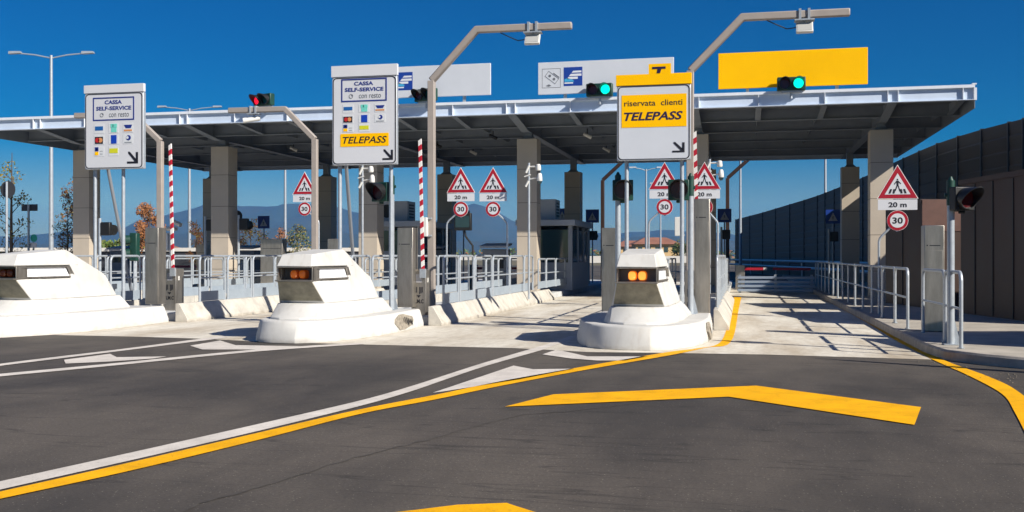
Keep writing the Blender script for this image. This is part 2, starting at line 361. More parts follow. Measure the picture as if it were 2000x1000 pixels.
chev('chevron_marking', [(845,767),(1003,714),(1041,721),(1122,720),(1010,741.5),(862,765)], M_WLINE, 'white wedge between the white and yellow lines')
chev('chevron_marking', [(1059,692),(1084,684),(1098,685),(1147,696),(1266,696),(1220,704),(1167,704),(1115,700)], M_WLINE, 'white wedge in front of the right hand bollard')
chev('chevron_marking', [(125,702.5),(215,691),(228,697.5),(325,696),(300,700),(215,706),(128,710)], M_WLINE, 'left white wedge between the thin lines')
chev('chevron_marking', [(371,675),(430,665),(460,674),(585,676),(500,682.5),(395,682.5)], M_WLINE, 'right white wedge between the thin lines')
chev('chevron_marking', [(986,794),(1081,770),(1477,753),(1799,795),(1786,829.5),(1423,774.5)], M_YLINE, 'large yellow chevron on the asphalt')
chev('chevron_marking', [(700,1012),(775,1000),(895,985.5),(990,982),(1004,987),(1400,1110),(1370,1200),(950,1045)], M_YLINE, 'yellow chevron nearest the camera')
def seam(pts, w, label, name='asphalt_crack'):
    P = [G(*p) for p in smooth_pl(pts)]; q = []
    for a, b in zip(P, P[1:]):
        n = max(1, int((Vector(b)-Vector(a)).length/.12))
        for i in range(n): q.append((a[0]+(b[0]-a[0])*i/n+random.gauss(0,.012), a[1]+(b[1]-a[1])*i/n+random.gauss(0,.012)))
    m = MB(); n = len(q); L = []; Rr = []
    for i, p in enumerate(q):
        t = (Vector(q[min(n-1,i+1)])-Vector(q[max(0,i-1)])).normalized(); ww = w*random.uniform(.25,1)
        L.append((p[0]-t.y*ww, p[1]+t.x*ww, .004)); Rr.append((p[0]+t.y*ww, p[1]-t.x*ww, .004))
    m.add(L+Rr, [(i,n+i,n+i+1,i+1) for i in range(n-1)])
    o = m.build(name, mat('tar_crack', (.068,.059,.050), .85, var=.4, scale=12), road, smooth=False); o['label'] = label
seam([(330,1010),(390,985),(480,960),(550,940),(660,905),(750,880),(850,856),(1000,815),(1150,800),(1290,780)], .016, 'long wandering crack right of the yellow line')
# debris along the right kerb
for i in range(60):
    px_ = random.uniform(1790, 1990); p = G(px_, 706+(px_-1846)*.13+random.uniform(6, 26) if px_ > 1846 else 700+random.uniform(4,14)); s_ = random.uniform(.005,.013)
    d = MB(); a = random.uniform(0,3); d.hexa([(s_*math.cos(a+k*1.57)*random.uniform(.7,1.3), s_*math.sin(a+k*1.57), 0) for k in range(4)], [(s_*.6*math.cos(a+k*1.57), s_*.6*math.sin(a+k*1.57), s_*.8) for k in range(4)])
    if i == 0: deb = MB()
    deb.add([(x_+p[0], y_+p[1], z_+.004) for x_, y_, z_ in d.v], d.f)
tag(deb.build('gravel', mat('loose_stones', (.20,.17,.13), .9, var=.4, scale=40), smooth=False), 'loose stones and grit swept against the right kerb', 'gravel', kind='stuff')
# right-hand pavement with kerb
kerb_out = [(2.75,75),(2.75,17),(2.80,16.2),G(1846,703.5),G(1920,713),G(2000,721),(5.2,13.7),(9,12.4),(20,11)]
def offs(pl, d):
    out = []
    for i, p in enumerate(pl):
        a = Vector(pl[max(0, i-1)]); b = Vector(pl[min(len(pl)-1, i+1)]); t = (b-a).normalized(); out.append((p[0]-t.y*d, p[1]+t.x*d))
    return out
kin = offs(kerb_out, .16); ktop = offs(kerb_out, .02)
m = MB(); n = len(kerb_out)
m.add([(x,y,0) for x,y in kerb_out]+[(x,y,.12) for x,y in offs(kerb_out,.008)]+[(x,y,.15) for x,y in offs(kerb_out,.035)]+[(x,y,.15) for x,y in kin],
      [(i,i+1,n+i+1,n+i) for i in range(n-1)]+[(n+i,n+i+1,2*n+i+1,2*n+i) for i in range(n-1)]+[(2*n+i,2*n+i+1,3*n+i+1,3*n+i) for i in range(n-1)])
tag(m.build('kerb', M_KERB), kind='structure')
tag(sheet('sidewalk', kin + [(20,75)], .146, M_WALK), kind='structure')

# traffic islands (slab + barrier blocks each side)
ISL = {2:-1.5, 1:-7.5, 0:-13.5, -1:-19.5, -2:-25.5}
for q, cx in ISL.items():
    m = MB(); m.box(cx-1.0, cx+1.0, 21.2, 56, 0, .2); tag(m.build('traffic_island', M_ISL, bevel=.02), kind='structure')
ORD = {2:'right hand', 1:'middle', 0:'left', -1:'second from left', -2:'leftmost'}
def barrier(cx, side, lab, l0=21.0, l1=34.6):
    t = thing('concrete_barrier', lab, 'barrier', (cx, 0, 0), 0, 'sloped concrete barriers edging the islands')
    y = l0; first = True
    while y < l1:
        L = {0:4.1, 1:6.0, 2:3.5}.get(len(kids(t)), 2.0)
        e = min(l1, y+L); m = MB()
        xo, xi, xt = side*1.24, side*.93, side*1.05
        h = .42 if y < 30 else .36
        prof = [(xo,0),(xo,.07),(xt,h-.03),(xt-side*.03,h),(xi,h),(xi,0)]
        m.ring([[(a, y+.012, b) for a, b in prof], [(a, e-.012, b) for a, b in prof]])
        if side < 0: m.f = [f[::-1] for f in m.f]
        m.build('barrier_block', M_BARR, t, bevel=.01); y = e; first = False
    return t
for q in (2, 1, 0, -1):
    for sd_ in (1, -1):
        barrier(ISL[q], sd_, 'low concrete barrier on the %s side of the %s island' % ('right' if sd_ > 0 else 'left', ORD[q]))

# ------------------------------------------------------------------ railings
def hoop(mb, y0, y1, z0, z1, r=.028, cr=.13, mid=True):
    pts = [(0,y0,z0)] + [(0,y,z) for y, z in arc((y0+cr, z1-cr), cr, 180, 90, 5)] + [(0,y,z) for y, z in arc((y1-cr, z1-cr), cr, 90, 0, 5)] + [(0,y1,z0)]
    mb.tube(pts, r, 10)
    if mid: mb.cyl((0,y0,(z0+z1)/2+.02), (0,y1,(z0+z1)/2+.02), r*.72, n=8)
    mb.cyl((0,y0,z0),(0,y0,z0+.012), .05, n=8); mb.cyl((0,y1,z0),(0,y1,z0+.012), .05, n=8)
def railing(x, segs, z0, z1, lab, rot=0, loc=None):
    t = thing('railing', lab, 'railing', loc or (x, segs[0][0], z0), rot, 'galvanised tube railings')
    for i, s_ in enumerate(segs):
        zt = s_[2] if len(s_) > 2 else z1
        m = MB(); hoop(m, s_[0]-segs[0][0], s_[1]-segs[0][0], 0, zt-z0); m.build('rail_panel', M_GALV, t)
        if z0 > .3:
            a = s_[0]-segs[0][0]; b = s_[1]-segs[0][0]; m = MB(); m.box(-.012,.012,a+.03,b-.03,.01,.24); m.build('kick_plate', mat('pale_kick_plate', (.30,.35,.40), .5, var=.1, scale=5), t)
    return t
segR = [(22.0,23.2),(23.35,24.6),(24.7,26.5),(26.65,28.6),(28.7,30.6),(30.7,32.0),(32.9,34.2,1.4),(34.3,36.0,1.4),(36.1,38.0,1.4),(38.1,40,1.4)]
for q in (2, 1, 0, -1):
    cx = ISL[q]
    railing(cx+.98, segR, .42 if q != 9 else .3, 1.5, 'tube railing on the right edge of the %s island' % ORD[q])
    railing(cx-.98, [(a-.6, b-.6)+tuple(r_) for a, b, *r_ in segR], .42, 1.5, 'tube railing on the left edge of the %s island' % ORD[q])
segK = []; y = 20.2
for d in (1.65,1.9,1.85,1.85,1.9,1.8,1.7,1.7,1.7,1.7,1.7,1.7,1.7,1.7):
    segK.append((y, y+d-.03)); y += d
railing(3.0, segK, .15, 1.26, 'long tube railing along the right sidewalk kerb')
railing(3.18, [(17.75,19.55)], .15, 1.26, 'single rail hoop in front of the right steel cabinet', loc=(3.13,17.35,.15), rot=R(1))
railing(3.18, [(17.75,18.95)], .15, 1.26, 'single rail hoop nearest the camera by the light pole', loc=(3.12,16.05,.15), rot=R(0))

# ------------------------------------------------------------------ bollards
def rounded(cx, cz, r_, y):
    return [(cx+r_*math.copysign(abs(math.cos(t_))**.7, math.cos(t_)), y, cz+1.12*r_*math.copysign(abs(math.sin(t_))**.7, math.sin(t_))) for t_ in [2*math.pi*i/24 for i in range(24)]]
def amber(name, col, e): return mat(name, col, .25, emit=col, estr=e)
def make_bollard(label, x, lampmat, chip=None, lw=1.0):
    t = thing('traffic_bollard', label, 'bollard', (x, 16.3, 0), 0, 'big white concrete bollards at the island noses')
    # plinth : footprint polygon, slightly tapering upwards
    def chaik(p, keep):
        out = []
        for i in range(len(p)):
            a = p[i]; b = p[(i+1)%len(p)]
            if i in keep: out.append(a)
            if (i in keep) and ((i+1)%len(p) in keep): continue
            if i not in keep: out.append((a[0]*.75+b[0]*.25, a[1]*.75+b[1]*.25))
            if (i+1)%len(p) not in keep: out.append((a[0]*.25+b[0]*.75, a[1]*.25+b[1]*.75))
        return out
    fp = [(-.35,-.08),(.48,-.08),(.92,.7),(1.16,2.0),(1.12,4.5),(-1.12*lw,4.5),(-1.28*lw,2.2),(-.90*lw,.40)]
    fp = chaik(fp, (4,5))
    def scal(p, k, dy=0): return [(a*k, (b-2.4)*k+2.4+dy) for a, b in p]
    m = MB(); rings = [[(a,b,z) for a, b in scal(fp, k)] for z, k in ((0,1.0),(.09,1.0),(.36,.955),(.385,.94))]
    m.ring(rings); m.build('plinth', M_WHITE, t, bevel=.014, ang=35)
    # second tier
    f2b = [(-.38,.28),(.38,.28),(.66,1.05),(.74,3.6),(-.74,3.6),(-.66,1.05)]
    f2t = [(-.42,.62),(.42,.62),(.52,1.2),(.56,3.5),(-.56,3.5),(-.52,1.2)]
    f2b = chaik(f2b, (3,4)); f2t = chaik(f2t, (3,4))
    m = MB(); m.ring([[(a,b,.37) for a,b in f2b], [(a*1.0,b,.41) for a,b in f2b], [(a,b,.655) for a,b in f2t]])
    m.build('lower_body', M_WHITE, t, bevel=.02, ang=25)
    # head : side slabs either side of the lamp opening + closed rear body, profile in y,z
    def hw(y, z):    # half width
        base = .325 + .085*min(1, max(0, (y-.5)/1.6)); return base + (.13*max(0, (1.06-z)/.41) if z < 1.06 else 0) - (.10*max(0, (z-1.31)/.3) if z > 1.31 else 0)
    def sec(y, zs): 
        r = [( hw(y,z), y, z) for z in zs] ; l = [(-hw(y,z), y, z) for z in zs[::-1]]; return r + l
    m = MB()
    # front under-panel block z .655-1.06 (slopes back towards its foot)
    m.hexa([(-.44,.82,.655),(.44,.82,.655),(.50,1.2,.655),(-.50,1.2,.655)], [(-.335,.52,1.055),(.335,.52,1.055),(.385,1.2,1.055),(-.385,1.2,1.055)])
    # roof hood z 1.31-1.6
    m.hexa([(-.335,.48,1.315),(.335,.48,1.315),(.40,2.3,1.315),(-.40,2.3,1.315)], [(-.29,.62,1.53),(.29,.62,1.53),(.31,2.0,1.63),(-.31,2.0,1.63)])
    # spine between the side windows
    m.box(-.24,.24,.82,2.2,1.05,1.32)
    # rear body
    m.ring([[(hw(y,z0_),y,z0_) , (hw(y,zm),y,zm), (hw(y,z1_)-.02,y,z1_), (-hw(y,z1_)+.02,y,z1_), (-hw(y,zm),y,zm), (-hw(y,z0_),y,z0_)]
            for y, z0_, zm, z1_ in ((1.2,.655,1.0,1.056),(2.05,.655,1.0,1.056))])
    m.ring([[(.55,y,.655),(.42,y,1.06),(.40,y,z2),(.31,y,z1_),(-.31,y,z1_),(-.40,y,z2),(-.42,y,1.06),(-.55,y,.655)]
            for y, z2, z1_ in ((2.03,1.31,1.62),(2.15,1.31,1.58),(3.2,1.09,1.15))])
    m.ring([[(.55,3.2,.655),(.42,3.2,1.06),(.31,3.2,1.15),(-.31,3.2,1.15),(-.42,3.2,1.06),(-.55,3.2,.655)],
            [(.50,3.46,.655),(.46,3.42,.74),(.40,3.40,.78),(-.40,3.40,.78),(-.46,3.42,.74),(-.50,3.46,.655)]])
    m.build('head', M_WHITE, t, bevel=.015, ang=25)
    # steel visor tray, sloped front panel
    m = MB(); y = .818
    m.hexa([(-.42,.806,.675),(.42,.806,.675),(.42,.83,.675),(-.42,.83,.675)], [(-.325,.512,1.045),(.325,.512,1.045),(.325,.54,1.045),(-.325,.54,1.045)])
    p = m.build('front_panel', mat('weathered_panel', (.30,.275,.20), .6, var=.3, scale=7, bump=.3), t, bevel=.004)
    m = MB(); m.box(-.345,.345,.44,.83,1.052,1.075); m.box(-.33,.33,.47,.83,1.292,1.312); m.box(-.335,-.315,.52,.83,1.075,1.292); m.box(.315,.335,.52,.83,1.075,1.292)
    m.build('lamp_housing', M_STAIN, t, bevel=.003)
    m = MB(); m.box(-.314,.314,.80,.812,1.075,1.292); m.build('reflector_back', mat('dull_steel_recess', (.16,.155,.15), .35, metal=.5, var=.2, scale=8), t)
    for sx in (-.12, .045):
        lm = MB(); lm.m(lampmat[0]); lm.ring([rounded(sx+.03,1.172,r_,y_) for y_, r_ in ((.80,.072),(.69,.070),(.665,.062))]); lm.m(lampmat[1]); lm.ring([rounded(sx+.03,1.172,r_,y_) for y_, r_ in ((.6649,.0615),(.645,.046),(.636,.022))]); lm.build('amber_lamp', None, t)
    for sd_ in (1, -1):
        m = MB(); m.m(M_STAIN)
        a = sd_*.345; b = sd_*.415
        f = [(a,.56,1.07),(b,2.18,1.07),(b,2.0,1.30),(a,.56,1.30)]
        def lerp(p, q, k): return tuple(p[i]+(q[i]-p[i])*k for i in range(3))
        inn = [(sd_*.352,.64,1.10),(sd_*.413,2.06,1.10),(sd_*.413,1.93,1.275),(sd_*.352,.64,1.275)]
        inr = [(x*.86, y_, z_) for x, y_, z_ in inn]
        fs = [(i,(i+1)%4,4+(i+1)%4,4+i) for i in range(4)] + [(4+i,4+(i+1)%4,8+(i+1)%4,8+i) for i in range(4)]
        if sd_ < 0: fs = [q[::-1] for q in fs]
        m.add([tuple(q) for q in f]+inn+inr, fs)
        w = m.build('side_window', M_STAIN, t)
        m = MB(); q = [(x*.90, y_+(.03 if i in (0,3) else -.03), z_) for i, (x, y_, z_) in enumerate(inn)]; m.add(q, [(0,1,2,3) if sd_ > 0 else (3,2,1,0)])
        m.build('pane', mat('white_diffuser', (.80,.82,.86), .25), w, smooth=False)
    if chip:
        m = MB(); c0 = mat('chipped_concrete', (.34,.30,.24), .95, var=.5, scale=14, bump=.8, bscale=40)
        y0, y1 = chip; m.m(c0); n = 12; xx = lambda y: 1.168-.016*(y-2.0) if y > 2 else 1.168-.12*(2.0-y)
        pts = [(y0+(y1-y0)*(.5+.5*math.cos(a)*(1+.12*math.sin(5*a))), .19+.15*math.sin(a)*(1+.15*math.cos(3*a))) for a in [2*math.pi*i/n for i in range(n)]]
        m.add([(xx(y)*(1-.16*max(0,z-.09))+.004, y, z) for y, z in pts]+[(xx(y)*(1-.16*max(0,z-.09))-.03, y, z) for y, z in pts], [tuple(range(n))]+[(i,n+i,n+(i+1)%n,(i+1)%n) for i in range(n)])
        m.m(M_BLACK)
        for q in range(5):
            y = y0+(y1-y0)*(.42+.10*q); z = .30-.02*q; h_ = .12+.03*(q%3)
            m.add([(xx(y)+.003,y,z),(xx(y)+.010,y+.05,z-.02),(xx(y)+.012,y+.10,z-h_),(xx(y)+.010,y+.03,z-h_*.7)], [(0,1,2,3)])
        m.build('chipped_corner', None, t, smooth=False)
    return t
BX = {2:-1.69, 1:-7.72, 0:-13.72}
make_bollard('white concrete bollard with brightly lit amber lamps, in front of the yellow TELEPASS sign', BX[2], (amber('amber_rim', (1,.20,.01), .35), amber('amber_lit', (1,.45,.07), .75)), (1.75,2.35))
make_bollard('white concrete bollard with orange lamps in front of the middle CASSA sign', BX[1], (amber('amber_mid', (.60,.10,.010), .05), amber('amber_mid_core', (.75,.17,.02), .12)), (2.6,3.8), .80)
make_bollard('white concrete bollard cut by the left edge of the photo, with dull lamps', BX[0], (amber('amber_off', (.18,.04,.010), .0), amber('amber_off', (.22,.05,.012), .0)), None, .85)

# ------------------------------------------------------------------ lane sign boards
def slot(mb, mt, x0, x1, z0, z1, y=-.004, th=.003):
    mb.m(mt); mb.box(x0, x1, y-th, y, z0, z1)
def arrow(mb, x0, x1, z0, z1, y):
    w = x1-x0; h = z1-z0; mb.m(M_BLK)
    L = lambda ps: mb.xz([(x0+a*w, z0+b*h) for a, b in ps], y-.003, y)
    L([(.10,1.0),(.24,1.0),(.88,.30),(.80,.18),(.68,.18),(.10,.86)])
    L([(.80,.95),(1.0,.95),(1.0,.0),(.80,.0)]); L([(.0,.17),(.80,.17),(.80,.0),(.0,.0)])
def card(parent, cx, cz, w, h, kind, y):
    m = MB(); slot(m, mat('card_white', (.66,.68,.70), .5), cx-w/2, cx+w/2, cz-h/2, cz+h/2, y)
    y2 = y-.004
    B = lambda mt, a, b, c_, d: slot(m, mt, cx+a*w, cx+b*w, cz+c_*h, cz+d*h, y2)
    if kind == 0: B(mat('logo_blue', (.01,.11,.36), .5), -.4, .4, -.2, .22)
    if kind == 1:
        g = mat('logo_aqua', (.16,.62,.52), .5); B(g, -.3, .33, .05, .44); B(g, -.25, .3, -.42, .02)
        B(mat('card_white2', (.6,.68,.66), .5), -.1, -.02, .12, .38)
    if kind == 2:
        m.m(M_NAVY); m.xz([(cx-.4*w,cz+.3*h),(cx+.42*w,cz+.3*h),(cx+.28*w,cz-.05*h),(cx-.22*w,cz-.05*h)], y2-.003, y2)
        B(mat('logo_orange', (.65,.28,.10), .5), -.4, .4, -.36, -.18)
    if kind == 3:
        B(M_BLK, -.42, .40, -.42, .30); m.m(mat('logo_red', (.5,.02,.02), .5)); m.xz(circ(cx-.17*w, cz-.05*h, .25*h), y2-.006, y2-.003)
        m.m(mat('logo_orange', (.65,.28,.10), .5)); m.xz(circ(cx+.14*w, cz-.05*h, .25*h), y2-.006, y2-.004)
    if kind == 4: B(mat('logo_deepblue', (.005,.05,.42), .5), -.26, .30, -.44, .44); B(mat('logo_skyblue', (.05,.2,.6), .5), -.2, .24, -.06, .06) if False else None
    if kind == 5:
        m.m(M_NAVY); m.xz(circ(cx+.05*w, cz+.12*h, .27*h), y2-.003, y2); m.m(mat('card_white', (.66,.68,.70), .5)); m.xz(circ(cx-.05*w, cz+.14*h, .14*h), y2-.006, y2-.003)
        B(mat('logo_grey', (.28,.30,.33), .5), -.34, .36, -.40, -.30)
    if kind == 6:
        B(M_NAVY, -.42, -.06, .0, .42); B(M_RED, -.30, -.16, .1, .30); B(M_SIGNY, -.42, -.06, -.40, -.05)
        B(mat('logo_grey', (.28,.30,.33), .5), .10, .38, -.02, .03); B(mat('logo_grey', (.28,.30,.33), .5), .10, .38, -.3, -.25)
    if kind == 7: B(mat('logo_lime', (.62,.62,.02), .5), -.42, .42, -.22, .26)
    o = m.build('payment_logo', None, parent, smooth=False); return o
def lane_sign(kind, x0, x1, l, zb, zt, label, posts, zfoot, hdr, stay=None):
    w = x1-x0; h = zt-zb
    t = thing('lane_sign', label, 'sign', ((x0+x1)/2, l, zfoot), 0, 'tall lane signs on twin posts')
    X = lambda a: (a-.5)*w; Zf = lambda b: zb-zfoot+b*h
    face = M_SIGNG if kind == 3 else M_SIGNW
    m = MB(); m.box(X(.0), X(1), .0, .10, Zf(0), Zf(hdr)); m.build('sign_box', M_GALV, t, bevel=.01)
    m = MB(); m.m(M_SIGNY if kind == 3 else M_SIGNW); m.box(X(-.012), X(1.012), -.02, .06, Zf(hdr)+.006, Zf(1)); m.build('header_plate', None, t, bevel=.004)
    m = MB(); m.m(face); m.xz(rrect(X(.004), X(.996), Zf(.004), Zf(hdr-.002), .07), -.008, .0)
    m.m(M_BLK); o_ = rrect(X(.012), X(.988), Zf(.010), Zf(hdr-.006), .075); i_ = rrect(X(.026), X(.974), Zf(.019), Zf(hdr-.015), .068); frame_xz(m, o_, i_, -.012, -.008)
    pnl = m.build('sign_face', None, t, smooth=False)
    m = MB()
    if kind in (1, 2):
        b = (.85,.575,.815,.80,.745,.70,.645,.60) if kind == 1 else (.865,.635,.835,.797,.778,.738,.705,.662)
        x0f, x1f = .145, .85
        m.m(M_NAVY); frame_xz(m, [(X(x0f),Zf(b[1])),(X(x1f),Zf(b[1])),(X(x1f),Zf(b[0])),(X(x0f),Zf(b[0]))],
                 [(X(x0f)+.026,Zf(b[1])+.026),(X(x1f)-.026,Zf(b[1])+.026),(X(x1f)-.026,Zf(b[0])-.026),(X(x0f)+.026,Zf(b[0])-.026)], -.014, -.010)
        hh = (b[0]-b[1])
        text_mesh(m, 'CASSA', X(.345), X(.64), Zf(b[0]-hh*.30), Zf(b[0]-hh*.13), -.012, bold=.03)
        text_mesh(m, 'SELF-SERVICE', X(.20), X(.80), Zf(b[0]-hh*.56), Zf(b[0]-hh*.39), -.012, bold=.03)
        m.m(mat('grey_print', (.14,.15,.17), .5)); text_mesh(m, 'con resto', X(.42), X(.76), Zf(b[0]-hh*.86), Zf(b[0]-hh*.67), -.012)
        frame_xz(m, circ(X(.295), Zf(b[0]-hh*.76), .045), circ(X(.295), Zf(b[0]-hh*.76), .034), -.0125, -.0115)
        frame_xz(m, circ(X(.315), Zf(b[0]-hh*.72), .018,), circ(X(.315), Zf(b[0]-hh*.72), .010), -.0128, -.0118)
        rows = (.483,.35,.213) if kind == 1 else (.567,.463,.372); k = 0
        for r_ in rows:
            for c_ in (.25,.50,.745):
                if k < 8: card(pnl, X(c_), Zf(r_), .17*w, (.115 if kind == 1 else .082)*h, k, -.009)
                k += 1
    if kind == 2:
        m.build('lettering', None, pnl, smooth=False); m = MB(); m.m(M_SIGNY); m.xz(rrect(X(.13), X(.88), Zf(.185), Zf(.315), .02), -.013, -.009)
        m.m(M_BLK); text_mesh(m, 'TELEPASS', X(.165), X(.85), Zf(.215), Zf(.285), -.015, shear=.25, bold=.015)
    if kind == 3:
        m.m(M_SIGNY); m.box(X(.065), X(.945), -.013, -.009, Zf(.385), Zf(.762))
        m.m(M_BLK); text_mesh(m, 'riservata  clienti', X(.10), X(.89), Zf(.632), Zf(.70), -.015, bold=.012)
        m.m(mat('black_violet', (.015,.008,.05), .5)); text_mesh(m, 'TELEPASS', X(.095), X(.895), Zf(.462), Zf(.562), -.015, shear=.25, bold=.03)
    m.build('lettering', None, pnl, smooth=False); m = MB()
    if kind == 1: arrow(m, X(.73), X(.915), Zf(.06), Zf(.20), -.010)
    if kind == 2: arrow(m, X(.785), X(.945), Zf(.045), Zf(.15), -.010)
    if kind == 3: arrow(m, X(.755), X(.92), Zf(.085), Zf(.205), -.010)
    m.build('arrow', None, pnl, smooth=False)
    if kind == 3:
        m = MB(); m.m(M_SIGNY); m.box(X(.435), X(.735), -.02, .04, Zf(1), Zf(1.115)); m.m(mat('black_violet', (.015,.008,.05), .5))
        m.box(X(.485), X(.665), -.026, -.02, Zf(1.055), Zf(1.08)); m.xz([(X(.555),Zf(1.055)),(X(.61),Zf(1.055)),(X(.59),Zf(1.006)),(X(.545),Zf(1.006))], -.026, -.0205)
        m.build('top_tab', None, t, smooth=False)
    for px_ in posts:
        ux, _ = UL(px_, l+.14); m = MB(); c_ = ux-(x0+x1)/2
        m.cyl((c_,.14,0),(c_,.14,Zf(.93)),.04,n=14); m.box(c_-.09,c_+.09,.05,.23,0,.015)
        for zz in (.12,.5,.85): m.box(c_-.06,c_+.06,.095,.19,Zf(zz),Zf(zz)+.05)
        m.build('post', M_GALV, t)
    if stay:
        m = MB(); a, bb = stay; m.cyl((a[0]-(x0+x1)/2,a[1]-l,a[2]-zfoot),(bb[0]-(x0+x1)/2,bb[1]-l,bb[2]-zfoot),.04,n=10); m.build('stay', mat('dark_galv', (.28,.30,.33), .5, metal=.3), t)
    return t
def sgn(kind, pa, pb, l, yt, yb, label, posts, hdr, stay=None, zf=.38):
    xa, Ya = UL(pa, l); xb, Yb = UL(pb, l); Ym = (Ya+Yb)/2
    lane_sign(kind, xa, xb, l, ZZ(yb, Ym), ZZ(yt, Ym), label, posts, zf, hdr, stay)
sx, sy = UL(262, 22.6); ax, ay = UL(196, 20.75)
sgn(1, 166, 280, 20.3, 165, 330, 'white CASSA SELF-SERVICE lane sign without TELEPASS line, behind the left bollard', (186,241), .90, ((ax,20.75,4.4),(sx,22.6,.3)))
sx, sy = UL(697, 22.6); ax, ay = UL(672, 20.4)
sgn(2, 649, 775, 19.9, 127, 322, 'white CASSA SELF-SERVICE lane sign with a yellow TELEPASS strip', (664,764), .885, ((ax,20.4,4.0),(sx,22.6,.3)))
sgn(3, 1205, 1349, 19.5, 144.5, 313, 'grey and yellow riservata clienti TELEPASS lane sign with a T tab', (1224,1332), .87)

# ------------------------------------------------------------------ gantries with antennas
def gantry(px_, l, bend1, bend2, end, zf, label, ant=None, r=.088, dark=False, foot=True):
    x, Y = UL(px_, l); t = thing('gantry_pole', label, 'gantry', (x, l, zf), 0, 'cranked steel gantry poles')
    def P(p): ux, Yq = UL(p[0], l); return (ux-x, 0, ZZ(p[1], Yq)-zf)
    b1 = P(bend1); b1 = (0, 0, b1[2])
    mt = M_BROWN if dark else M_GRAYP
    m = MB(); m.tube([(0,0,0), b1], r*1.25, 4, rot=R(45)); m.box(-.16,.16,-.16,.16,0,.02); m.build('pole', mt, t, ang=30, bevel=.02)
    m = MB(); b2 = P(bend2); e = P(end); m.tube([b1, b2, e], r*1.22, 4, rot=R(45)); m.build('arm', mt, t, ang=30, bevel=.02)
    if ant:
        p = P(ant[:2]); kind = ant[2]; z0 = b2[2]+(e[2]-b2[2])*((p[0]-b2[0])/(e[0]-b2[0]))
        m = MB()
        for d in (-.09,.09):
            m.box(p[0]+d-.025,p[0]+d+.025,-r-.015,r+.015,z0-r-.02,z0+r+.02)
        m.box(p[0]-.2,p[0]+.2,-.12,.12,z0-r-.05,z0-r-.02)
        m.cyl((p[0],0,z0-r-.05),(p[0],0,z0-r-.16),.03,n=8)
        br = m.build('bracket', M_GALV, t)
        m = MB()
        if kind == 'ant':
            T = Matrix.Translation((p[0],-.05,z0-r-.20)) @ Matrix.Rotation(R(-32),4,'X')
            m.box(-.17,.17,-.045,.03,-.14,.13,T); a_ = m.build('antenna', mat('offwhite_plastic', (.70,.69,.65), .4), t, bevel=.01)
            m = MB(); m.box(-.145,.145,-.052,-.046,-.115,.105,T); m.build('antenna_face', mat('antenna_grey', (.42,.42,.40), .4), a_)
            cb = MB(); c0 = (p[0]-.75,0,z0-r); cb.tube([c0,(p[0]-.55,0,z0-r-.10),(p[0]-.35,.03,z0-r-.19),(p[0]-.12,.05,z0-r-.16)],.012,6); cb.build('cable', M_BLACK, t)
        else:
            m.cyl((p[0]-.22,-.10,z0-r-.24),(p[0]+.16,.10,z0-r-.16),.075,n=14); m.cyl((p[0]-.3,-.14,z0-r-.255),(p[0]-.2,-.09,z0-r-.235),.085,n=14)
            m.build('camera_body', mat('offwhite_plastic', (.70,.69,.65), .4), t)
    return t
gantry(843, 22.5, (843,158), (931,58), (1117,50), 0, 'grey cranked pole over the middle lane with a tilted white antenna', (1041,75,'ant'))
gantry(1348, 22.1, (1348,139), (1450,34), (1660,24), 0, 'grey cranked pole rising behind the yellow sign towards the right', (1571,45,'ant'))
gantry(615, 29.6, (615,272), (557,213), (447,216), .2, 'grey cranked pole pointing left with a white camera under its arm', (496,232,'cam'), r=.095)
gantry(313, 30.3, (313,276), (262,226), (147,226), .2, 'grey cranked pole partly hidden by the left CASSA sign', None, r=.10)
gantry(1177, 52, (1177,352), (1226,306), (1330,303), 0, 'dark cranked pole behind the canopy, left of the yellow sign', None, dark=True, r=.10)
gantry(1421, 52, (1421,348), (1470,304), (1570,300), 0, 'dark cranked pole behind the canopy, over the right lane', None, dark=True, r=.10)

# ------------------------------------------------------------------ steel cabinets and boom barriers
def cabinet(px_, l, w, d, z0, ztop, label, mark=True):
    x, Y = UL(px_, l); h = ztop-z0
    t = thing('steel_cabinet', label, 'cabinet', (x, l, z0), 0, 'tall brushed steel cabinets')
    m = MB(); m.box(-w/2,w/2,0,d,0,h); m.build('body', M_STAIN, t, bevel=.012)
    m = MB(); m.box(-w/2+.03,w/2-.03,-.004,.0,.06,h-.45); m.build('door', M_STAIN, t, bevel=.002)
    m = MB(); m.m(M_BLK); m.cyl((-w/2+.05,-.003,h-.36),(-w/2+.05,0,h-.36),.012,n=10); text_mesh(m,'CASSELLO',-w/2+.08,w/2-.06,h-.375,h-.35,-.003) if False else m.box(-w/2+.09,w/2-.07,-.003,0,h-.37,h-.355); m.build('marking', None, t)
    return t
cabinet(296, 21.3, .34, .34, .38, 2.16, 'tall steel cabinet beside the left bollard')
cabinet(791, 21.3, .36, .36, .38, 2.12, 'tall steel cabinet beside the middle bollard')
cabinet(1190, 21.0, .32, .34, .0, 2.08, 'tall steel cabinet just left of the right hand bollard')
cabinet(1371, 20.4, .30, .36, .38, 2.62, 'tallest steel cabinet, right of the right hand bollard')
cabinet(1825, 19.5, .34, .34, .15, 2.05, 'tall steel cabinet on the right sidewalk by the brown building')
cabinet(650, 33.5, .40, .34, .2, 2.1, 'steel cabinet in front of the dark column right of the 20 m sign')
cabinet(393, 40, .44, .34, .2, 2.0, 'shaded steel cabinet left of the beige column on the left', )
cabinet(530, 36, .9, .4, .2, 2.15, 'broad dark steel cabinet under the left blue crossing sign')
